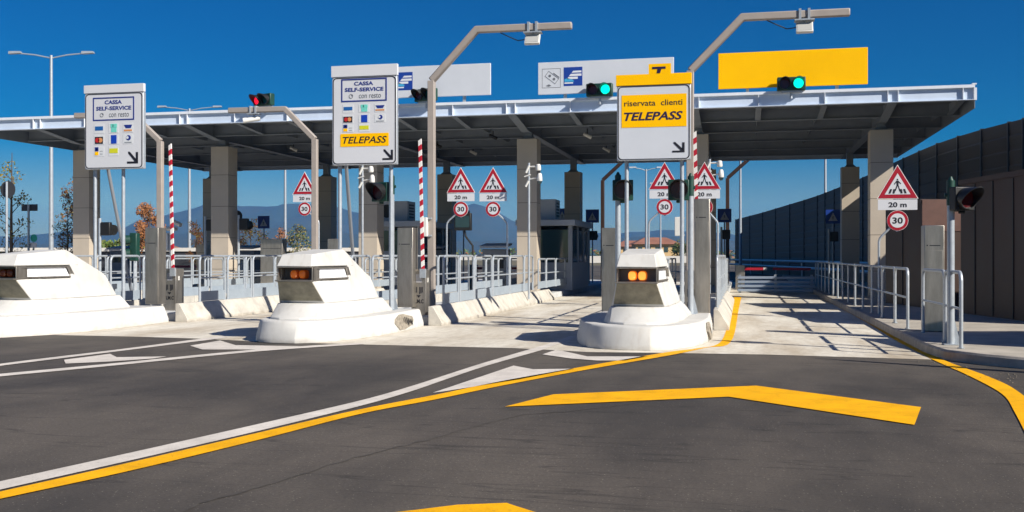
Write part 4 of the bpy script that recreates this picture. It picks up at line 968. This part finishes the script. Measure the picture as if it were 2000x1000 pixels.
def cctv(px_, l, pyt, label, side=1, sm=False):
    x, Y = UL(px_, l); zt = ZZ(pyt, Y)-.2; t = thing('camera_mast', label, 'camera mast', (x, l, .2), 0, 'slim masts with dome cameras')
    wp = mat('offwhite_plastic', (.70,.69,.65), .4)
    m = MB(); m.cyl((0,0,0),(0,0,zt),.035,n=10); m.build('pole', M_GALV, t)
    m = MB(); m.cyl((0,0,zt-.12),(side*.3,-.05,zt-.12),.025,n=8); m.cyl((-.08,-.05,zt-.30),(.02,-.05,zt-.08),.035,n=8); m.cyl((-.09,-.06,zt-.72),(.0,-.06,zt-.55),.035,n=8); m.cyl((-.14,-.03,zt-.42),(.06,-.03,zt-.36),.02,n=8); m.cyl((0,0,zt-.5),(side*.3,-.05,zt-.45),.02,n=8); m.build('bracket', wp, t)
    m = MB(); n = 10
    zc = zt-.20; m.ring([[(side*.3+r_*math.cos(a),-.05+r_*math.sin(a),z_) for a in [2*math.pi*i/16 for i in range(16)]] for z_, r_ in ((zc+.15,.04),(zc+.12,.07),(zc+.0,.085),(zc-.04,.07))]); m.build('floodlight', wp, t)
    m = MB(); m.ring([[(side*.34+r_*math.cos(a),-.05+r_*math.sin(a),z_) for a in [2*math.pi*i/16 for i in range(16)]] for z_, r_ in ((zc-.12,.04),(zc-.16,.07),(zc-.34,.085),(zc-.36,.075))]); m.build('dome_housing', wp, t)
    m = MB(); m.ring([[(side*.34+r_*math.cos(a),-.05+r_*math.sin(a),z_) for a in [2*math.pi*i/16 for i in range(16)]] for z_, r_ in ((zc-.36,.072),(zc-.41,.065),(zc-.45,.03))]); m.build('dome', M_GLASS, t)
cctv(1033, 30.2, 318, 'slim mast with white dome camera in front of the beige column')
cctv(708, 30.2, 322, 'slim mast with dome camera below the middle CASSA sign')
cctv(1386, 31.5, 311, 'slim mast with white dome camera above the right warning sign')
x, Y = UL(334, 38); t = thing('camera_mast', 'white mast with two bullet cameras behind the left boom', 'camera mast', (x, 38, .2), 0, 'slim masts with dome cameras'); wp = MATS['offwhite_plastic']
m = MB(); m.cyl((0,0,0),(0,0,ZZ(374,Y)-.2),.06,n=10); m.build('pole', mat('mast_white', (.72,.74,.78), .5), t)
m = MB(); m.cyl((.05,0,ZZ(432,Y)-.2),(.5,-.1,ZZ(440,Y)-.2),.09,n=12); m.cyl((-.15,0,ZZ(447,Y)-.2),(.3,-.1,ZZ(447,Y)-.2),.09,n=12); m.build('camera_body', wp, t)
m = MB(); m.box(-.42,-.1,-.1,.1,ZZ(490,Y)-.2,ZZ(455,Y)-.2); m.build('control_box', mat('mast_white', (.72,.74,.78), .5), t, bevel=.01)
# small control box on the middle gantry and behind the right sign
for px_, l, a, b, lab in ((830,22.4,425,462,'white control box strapped to the middle gantry pole'),(1324,24,424,461,'white control box between the posts below the yellow sign')):
    x, Y = UL(px_, l); t = thing('control_box', lab, 'control box', (x, l, ZZ(b,Y)))
    h = ZZ(a,Y)-ZZ(b,Y); m = MB(); m.box(-.07,.07,-.08,.08,0,h); m.build('case', wp, t, bevel=.01)
    m = MB(); m.box(.0,.16,-.02,.02,.0,.04); m.box(.0,.16,-.02,.02,h-.04,h); m.build('strap', M_GALV, t)

# ------------------------------------------------------------------ street lamps
def street_lamp(px_, py_, Y, label, arm=2.2, seen=True):
    x, l = CW((px_-1000)/2000*Y, Y); zt = ZZ(py_, Y)
    t = thing('street_lamp', label, 'street lamp', (x, l, 0), YAW, 'tall twin arm street lamps')
    m = MB(); m.cyl((0,0,0),(0,0,zt),.13,.07,n=12); m.build('pole', M_GALV, t)
    for s_ in (-1, 1):
        m = MB(); m.tube([(0,0,zt-.15),(s_*arm*.35,0,zt+.02),(s_*arm*.8,0,zt+.12)],.035,8); m.build('arm', M_GALV, t)
        m = MB(); m.hexa([(s_*arm*.8-.3,-.12,zt+.06),(s_*arm*.8+.35,-.12,zt+.10),(s_*arm*.8+.35,.12,zt+.10),(s_*arm*.8-.3,.12,zt+.06)],[(s_*arm*.8-.28,-.1,zt+.2),(s_*arm*.8+.3,-.1,zt+.2),(s_*arm*.8+.3,.1,zt+.2),(s_*arm*.8-.28,.1,zt+.2)]); m.build('lamp_head', M_GALV, t)
street_lamp(100, 108, 53, 'tall twin arm street lamp at the left rising above the canopy', 2.35)
street_lamp(370, 212, 74, 'twin arm street lamp with heads just above the canopy edge', 2.5)
street_lamp(557, 240, 80, 'distant lamp pole left of the lone warning sign')
street_lamp(1446, 250, 82, 'distant lamp pole above the right lane at the end of the noise wall')
street_lamp(1612, 250, 74, 'distant lamp pole rising from behind the noise wall')
street_lamp(1262, 330, 90, 'thin distant lamp pole left of the framed warning sign', 1.5)
street_lamp(1480-190, 360, 120, 'small far lamp pole above the orange roofed house', 1.2)

# ------------------------------------------------------------------ noise wall, buildings at the right
wp_ = [(2000,232,6.0),(1925,251,6.0),(1845,275,6.0),(1790,298,5.9),(1742,320,5.8),(1690,345,5.65),(1640,366,5.5),(1590,385,5.35),(1540,400,5.2),(1490,415,5.1),(1437,429,5.0)]
wl = []
for px_, py_, zt in wp_:
    Y = 2000*(zt-EYE)/(500-py_); wl.append((*CW((px_-1000)/2000*Y, Y), zt))
wl = [(15.5,4,5.0),(14,20,5.4),(11.6,30,5.9)] + wl
ntw = thing('noise_wall', 'long dark curving noise barrier behind the toll lanes at the right', 'wall', (wl[3][0], wl[3][1], 0))
ox, oy = wl[3][0], wl[3][1]
def lerp_poly(px_):
    k = (px_-1000)/2000
    best = None
    for (a, b) in zip(wl, wl[1:]):
        pa = [CS*a[0]+SN*a[1], CS*a[1]-SN*a[0]]; pb = [CS*b[0]+SN*b[1], CS*b[1]-SN*b[0]]
        fa = pa[0]-k*pa[1]; fb = pb[0]-k*pb[1]
        if fa*fb <= 0 and fa != fb:
            s_ = fa/(fa-fb); best = tuple(a[i]+(b[i]-a[i])*s_ for i in range(3)); return best
    return best
postpx = [1971,1918,1872,1831,1796,1765,1738,1712,1686,1660,1630,1612,1597,1571,1543,1515,1490,1465,1442]
pp = [(15.5,4,5.0),(15.1,8,5.1),(14.8,12,5.2),(14.4,16,5.3),(14,20,5.4),(13,24,5.6),(12.1,28,5.8),(11.6,30,5.9)] + [wl[3]] + [lerp_poly(p) for p in postpx] + [wl[-1]]
for a, b in zip(pp, pp[1:]):
    m = MB(); n = 12
    d = Vector((b[0]-a[0], b[1]-a[1])).normalized(); nx, ny = -d.y, d.x   # shallow horizontal ribs
    rs = []
    for q, e in ((a,0),(b,1)):
        ring = []
        for i in range(n+1):
            z = q[2]*i/n
            ring.append((q[0]-ox+nx*.03, q[1]-oy+ny*.03, z)); ring.append((q[0]-ox-nx*.0, q[1]-oy-ny*.0, min(q[2], z+.06)))
        ring.append((q[0]-ox-nx*.12, q[1]-oy-ny*.12, q[2])); ring.append((q[0]-ox-nx*.12, q[1]-oy-ny*.12, 0)); rs.append(ring)
    m.ring(rs); m.build('panel', random.choice(NOISE_TONES), ntw, smooth=False)
for a in pp:
    m = MB(); m.box(a[0]-ox-.06,a[0]-ox+.06,a[1]-oy-.06,a[1]-oy+.06,0,a[2]+.03); m.build('post', M_NPOST, ntw, smooth=False)
# double guard rail in front of the wall
gl = [(p[0]-1.0, p[1]-.8, p[2]) for p in pp[9:]]
gr = thing('guardrail', 'double steel guardrail along the foot of the noise wall', 'guardrail', (gl[0][0], gl[0][1], 0))
for z in (.75, 1.15):
    m = MB(); m.tube([(a[0]-gl[0][0],a[1]-gl[0][1],z) for a in gl], .09, 6); m.build('beam', M_GALV, gr)
for a in gl[::2]:
    m = MB(); m.cyl((a[0]-gl[0][0],a[1]-gl[0][1]+.1,0),(a[0]-gl[0][0],a[1]-gl[0][1]+.1,1.2),.06,n=6); m.build('post', M_GALV, gr)
sb = thing('steel_barrier', 'stacked blue grey steel rails closing the far end of the right lane', 'barrier', (-.2, 42.5, 0))
for i in range(4):
    m = MB(); m.m(mat('bluish_steel', (.30,.36,.46), .4, metal=.3)); m.box(0,3.0,-.05,.05,.06+.17*i,.17+.17*i); m.build('rail', None, sb, bevel=.02)
for x in (.1,1.5,2.9):
    m = MB(); m.box(x-.05,x+.05,.06,.14,0,.75); m.build('post', M_GALV, sb)
# brown building blocks
def brown(ptsXY, h, label, seams, z0=.146):
    P = [CW(*p) for p in ptsXY]; o = P[0]
    t = thing('brown_building', label, 'building', (o[0], o[1], z0))
    L = [(a-o[0], b-o[1]) for a, b in P]
    m = MB(); m.prism(L, 0, h-z0-.12); m.build('wall', M_BROWN, t, smooth=False)
    c = (sum(a for a, b in L)/4, sum(b for a, b in L)/4); m = MB(); m.prism([(c[0]+(a-c[0])*1.02, c[1]+(b-c[1])*1.02) for a, b in L], h-z0-.118, h-z0); m.build('roof', mat('dark_roof_trim', (.05,.030,.024), .6, var=.15, scale=2), t, smooth=False)
    a, b = Vector(L[0]), Vector(L[1]); d = (b-a).normalized(); nn = Vector((-d.y, d.x))
    for s_ in seams:
        q = a + (b-a)*s_; m = MB(); T = Matrix.Translation((q.x, q.y, 0)) @ Matrix.Rotation(math.atan2(d.y, d.x), 4, 'Z'); m.box(-.02,.02,-.008,.02,.02,h-z0-.14,T); m.build('panel_joint', M_NPOST, t, smooth=False)
    return t
brown([(10.65,19.9),(10.65,24.3),(15,24.3),(15,19.9)], 3.3, 'long dark brown metal clad building at the right edge', (.42,.63,.83))
bb = brown([(10.80,27.0),(10.80,29.6),(14.2,29.6),(14.2,27.0)], 3.0, 'smaller brown block with a reddish end panel behind the steel cabinet', (.5,))
o = CW(10.8,27.0)
m = MB(); T = Matrix.Rotation(YAW, 4, 'Z'); m.box(0.02,1.35,-.03,-.004,.02,2.0,T); m.build('door', M_BROWN, bb, smooth=False)
m = MB(); m.box(0.0,1.4,-.05,-.008,2.01,2.84,T); m.build('end_panel', M_BROWN2, bb, smooth=False)
m = MB()
for i in range(28): m.box(-.0,.07,-.04,-.01,.02+.07*i,.07+.07*i,T)
m.build('brick_edge', mat('dark_brick', (.12,.045,.03), .8, var=.2, scale=8), bb, smooth=False)
brown([(9.9,13.3),(9.9,15.6),(13,15.6),(13,13.3)], 3.1, 'unseen brown block added beyond the right edge to shade the sidewalk', (.5,))  # unseen block put in to throw the broad shadow on the sidewalk
t = thing('shadow_post', 'unseen tapered post added outside the right edge to cast a shadow across the yellow line', 'shadow caster', (6.96, 12.6, .15))
m = MB(); m.cyl((0,0,0),(0,0,4.0),.17,.06,n=12); m.build('pole', M_GALV, t); m = MB(); m.cyl((0,0,4.0),(0,0,4.3),.05,.02,n=10); m.build('lamp_head', M_GALV, t)  # unseen post and tip, added only for the long thin shadow; no lamp

# ------------------------------------------------------------------ far background
M_MTN = mat('mountain_side', (.028,.05,.045), 1, col2=(.05,.06,.05), scale=.004)
def ridge(name, pts, Y, depth, z0=-5):
    fine = []
    for (a, b), (c_, d) in zip(pts, pts[1:]):
        n = max(2, int((c_-a)/14))
        for i in range(n):
            f = i/n; s_ = f*f*(3-2*f); fine.append((a+(c_-a)*f, b+(d-b)*s_+random.uniform(-1.0,1.0)))
    fine.append(pts[-1]); m = MB(); rows = 10; n = len(fine); vs = []
    for r_ in range(rows):
        f = r_/(rows-1)
        for (px_, py_) in fine:
            Yr = Y-depth*(1-f); X = (px_-1000)/2000*Y + random.uniform(-1,1)*Y*.004*(1-f)*4*f
            zt = ZZ(py_, Y); z = z0+(zt-z0)*(f**1.2)*(1+(random.uniform(-.14,.14) if 0 < r_ < rows-1 else 0))
            vs.append((*CW(X, Yr), z))
    for px_, py_ in fine: vs.append((*CW((px_-1000)/2000*Y, Y+depth*.4), z0))
    m.add(vs, [(r_*n+i, r_*n+i+1, (r_+1)*n+i+1, (r_+1)*n+i) for r_ in range(rows) for i in range(n-1)])
    return m.build(name, M_MTN, ang=180)
tag(ridge('mountains', [(-300,470),(-100,462),(60,462),(150,450),(245,447),(310,428),(360,412),(400,400),(430,397),(470,402),(520,404),(580,398),(640,402),(700,415),(750,420),(800,440),(840,436),(900,405),(925,398),(960,408),(1000,430),(1040,445),(1100,452),(1200,455),(1300,450),(1400,455),(1500,470),(1800,470),(2300,474)], 3200, 900), kind='structure')
tag(ridge('hills', [(-300,482),(-50,479),(100,478),(250,470),(380,455),(480,440),(560,445),(640,452),(740,462),(860,470),(1000,472),(1150,470),(1260,462),(1340,463),(1440,470),(1700,484),(2300,486)], 2200, 500), kind='structure')
# house with orange roof
def house(px_, Y, w, d, h, label, roofc, wallc, nw=4, rz=0, rh=1.6):
    x, l = CW((px_-1000)/2000*Y, Y); t = thing('house', label, 'house', (x, l, 0), YAW+rz, 'distant houses')
    m = MB(); m.box(-w/2,w/2,0,d,0,h); m.build('wall', wallc, t, smooth=False)
    m = MB(); e = .8; m.hexa([(-w/2-e,-e,h),(w/2+e,-e,h),(w/2+e,d+e,h),(-w/2-e,d+e,h)],[(-w/4,d*.4,h+rh),(w/4,d*.4,h+rh),(w/4,d*.6,h+rh),(-w/4,d*.6,h+rh)]); m.build('roof', roofc, t, smooth=False)
    for fz in range(max(1, int(h/3))):
        for i in range(nw):
            m = MB(); a = -w/2+w*(i+.5)/nw; m.box(a-.5,a+.5,-.05,.0,h-2.0-3*fz,h-.7-3*fz); m.build('window', M_GLASS, t, smooth=False)
    return t
rf = mat('terracotta_roof', (.28,.12,.075), .8, var=.2, scale=.4); wc1 = mat('cream_wall', (.62,.42,.20), .8, var=.1, scale=.4); wc2 = mat('white_wall', (.62,.58,.50), .8)
house(1284, 250, 10.5, 9, 4.4, 'wide cream house with a terracotta roof seen above the right hand bollard', rf, wc1, 5, rh=1.7)
house(1236, 270, 8, 8, 4.0, 'small cream house left of the wide house', rf, wc1, 2)
house(1318, 300, 8, 8, 3.6, 'small pale house right of the wide house', rf, wc2, 2)
house(287, 260, 10, 8, 3.6, 'small house with red roof far behind the left railing', rf, wc2, 3)
# long parapet / white wall and dark far road edge at the left
def slab(name, label, cat, X0, X1, Y, z0, z1, mt, th=.4, kind=None):
    x, l = CW(X0, Y); t = MB(); t.box(0, X1-X0, 0, th, 0, z1-z0); o = t.build(name, mt, None, smooth=False, loc=(x, l, z0)); o.rotation_euler = (0,0,YAW); return tag(o, label, cat, kind=kind)
slab('parapet_wall', 'long white parapet behind the left railings', 'wall', -40, -7, 62, 1.78, 2.0, mat('pale_parapet', (.60,.58,.54), .7, var=.1, scale=1))
slab('dark_fence', 'long dark panel fence below the white parapet', 'fence', -40, -7, 62.1, 0, 1.78, mat('dark_fence', (.03,.032,.04), .6, var=.2, scale=1), .2)
slab('far_parapet', 'pale far parapet seen between the columns in the middle', 'wall', -14, 4, 75, 1.2, 1.5, mat('pale_parapet', (.60,.58,.54), .7), .4)
slab('far_parapet', 'low far parapet seen beside the toll booth', 'wall', 4.5, 16, 75, 1.0, 1.5, mat('pale_parapet', (.60,.58,.54), .7), .4)
# hedge, trees
def leaves(mb, c, rad, n, size, mats):
    for i in range(n):
        th = random.uniform(0, 6.283); ph = math.acos(random.uniform(-1, 1)); r_ = random.uniform(.25, 1)**.6
        p = Vector((c[0]+rad[0]*r_*math.sin(ph)*math.cos(th), c[1]+rad[1]*r_*math.sin(ph)*math.sin(th), c[2]+rad[2]*r_*math.cos(ph)))
        mb.m(random.choice(mats)); s_ = size*random.uniform(.5, 1.2)
        a = Vector((random.gauss(0,1), random.gauss(0,1), random.gauss(0,1))).normalized(); b = a.orthogonal().normalized()
        mb.add([p-a*s_, p+b*s_*.55, p+a*s_, p-b*s_*.55], [(0,1,2,3)])
G1 = mat('leaf_green', (.07,.12,.025), .7); G2 = mat('leaf_olive', (.12,.13,.03), .7); O1 = mat('leaf_orange', (.30,.12,.035), .7); O2 = mat('leaf_rust', (.20,.075,.03), .7); O3 = mat('leaf_yellow', (.30,.22,.05), .7)
BARK = mat('bark', (.10,.075,.055), .9, var=.2, scale=3)
def tree(px_, pyt, Y, spread, label, mats, dens=350, crown0=.35, size=.13):
    x, l = CW((px_-1000)/2000*Y, Y); h = ZZ(pyt, Y); t = thing('tree', label, 'tree', (x, l, 0), random.uniform(0, 6), 'small autumn trees beyond the plaza')
    m = MB(); m.cyl((0,0,0),(0,0,h*.5),.07*h/5,.045*h/5,n=7); m.cyl((0,0,h*.5),(.05,0,h*.97),.045*h/5,.012,n=6)
    tips = []
    for i in range(16):
        z = h*(crown0-.05+(.93-crown0)*i/16); a = random.uniform(0, 6.283); L = spread*(1-.62*(i/16))*random.uniform(.6, 1.05)
        e = (L*math.cos(a), L*math.sin(a), z+L*.9); m.cyl((0,0,z), e, .02*h/5, .006, n=5); tips.append(e)
        for j in range(2):
            f = random.uniform(.4,.8); a2 = a+random.choice((-.7,.7)); s0 = (e[0]*f,e[1]*f,z+L*.9*f); L2 = L*.45; e2 = (s0[0]+L2*math.cos(a2), s0[1]+L2*math.sin(a2), s0[2]+L2*.8); m.cyl(s0, e2, .01*h/5, .004, n=4); tips.append(e2)
    m.build('trunk', BARK, t)
    m = MB()
    for e in tips: leaves(m, (e[0],e[1],e[2]), (spread*.34,)*3, max(1, int(dens*2.2)//len(tips)), size*.5, mats)
    if dens: m.build('crown', None, t, smooth=False)
tree(22, 290, 44, 1.0, 'sparse tree with few greenish leaves behind the round sign at the left edge', [G2,O3,G2], 300, .15)
tree(132, 395, 50, .8, 'small olive tree left of the leftmost column', [G2,O3,O1], 420, .15)
tree(146, 325, 48, .8, 'orange leaved tree partly behind the leftmost column', [O1,O3,O2], 420, .25)
tree(292, 388, 60, 1.0, 'dense rust coloured tree above the left steel cabinet', [O1,O2,O1], 1300, .3, .15)
tree(384, 425, 62, .7, 'narrow orange tree left of the second column', [O1,O2,O3], 600, .15)
tree(410, 440, 66, .7, 'rust tree just behind the second column', [O1,O2], 600, .15)
tree(490, 430, 66, 1.2, 'yellow orange tree right of the round sign back', [O1,O3,G2], 900, .12, .15)
tree(546, 442, 70, .9, 'sparse rusty tree left of the lone warning sign', [O2,O1], 350, .12)
tree(580, 435, 60, .9, 'green yellow tree below the lone warning sign', [G2,O3,G1], 700, .2)
tree(808, 450, 80, .9, 'rusty tree seen beside the middle boom', [O2,O1], 500, .12)
tree(1340, 482, 160, 2.6, 'green tree right of the wide house', [G1,G2], 900, .1, .3)
m = MB()
for i in range(4): 
    leaves(m, (i*1.0-1.5, random.uniform(-.3,.3), .0+random.uniform(0,.25)), (1.1,.8,.75), 500, .16, [G1,G2,mat('leaf_bright', (.14,.22,.04), .7)])
x, l = CW((225-1000)/2000*66, 66); o = m.build('hedge', None, None, smooth=False, loc=(x, l, 1.7)); o.rotation_euler = (0,0,YAW); tag(o, 'bright green clipped shrubs above the parapet at the left', 'hedge')
tl = MB()
for i in range(70):
    leaves(tl, (i*7.5-260, random.uniform(-8,8), random.uniform(1.0,2.4)), (6,4,random.uniform(2,3.6)), 130, .8, [G1,G2,G1,O2,mat('leaf_dark', (.04,.06,.02), .8)])
x, l = CW(0, 420); o = tl.build('treeline', None, None, smooth=False, loc=(x, l, 0)); o.rotation_euler = (0,0,YAW); tag(o, 'distant low line of trees and scrub below the mountains', 'treeline', kind='stuff')

# ------------------------------------------------------------------ haze
hz = MB(); hz.box(-3600,3600,-60,5000,-1.2,215)
vm = bpy.data.materials.new('air_haze'); vm.use_nodes = True; nt = vm.node_tree; nt.nodes.clear()
pv = nt.nodes.new('ShaderNodeVolumePrincipled'); pv.inputs['Color'].default_value = (.10,.42,1,1); pv.inputs['Density'].default_value = .00015; pv.inputs['Anisotropy'].default_value = .0
om = nt.nodes.new('ShaderNodeOutputMaterial'); nt.links.new(pv.outputs[0], om.inputs['Volume'])
tag(hz.build('haze', vm, smooth=False), 'thin blue haze over the whole plain', 'haze', kind='stuff')
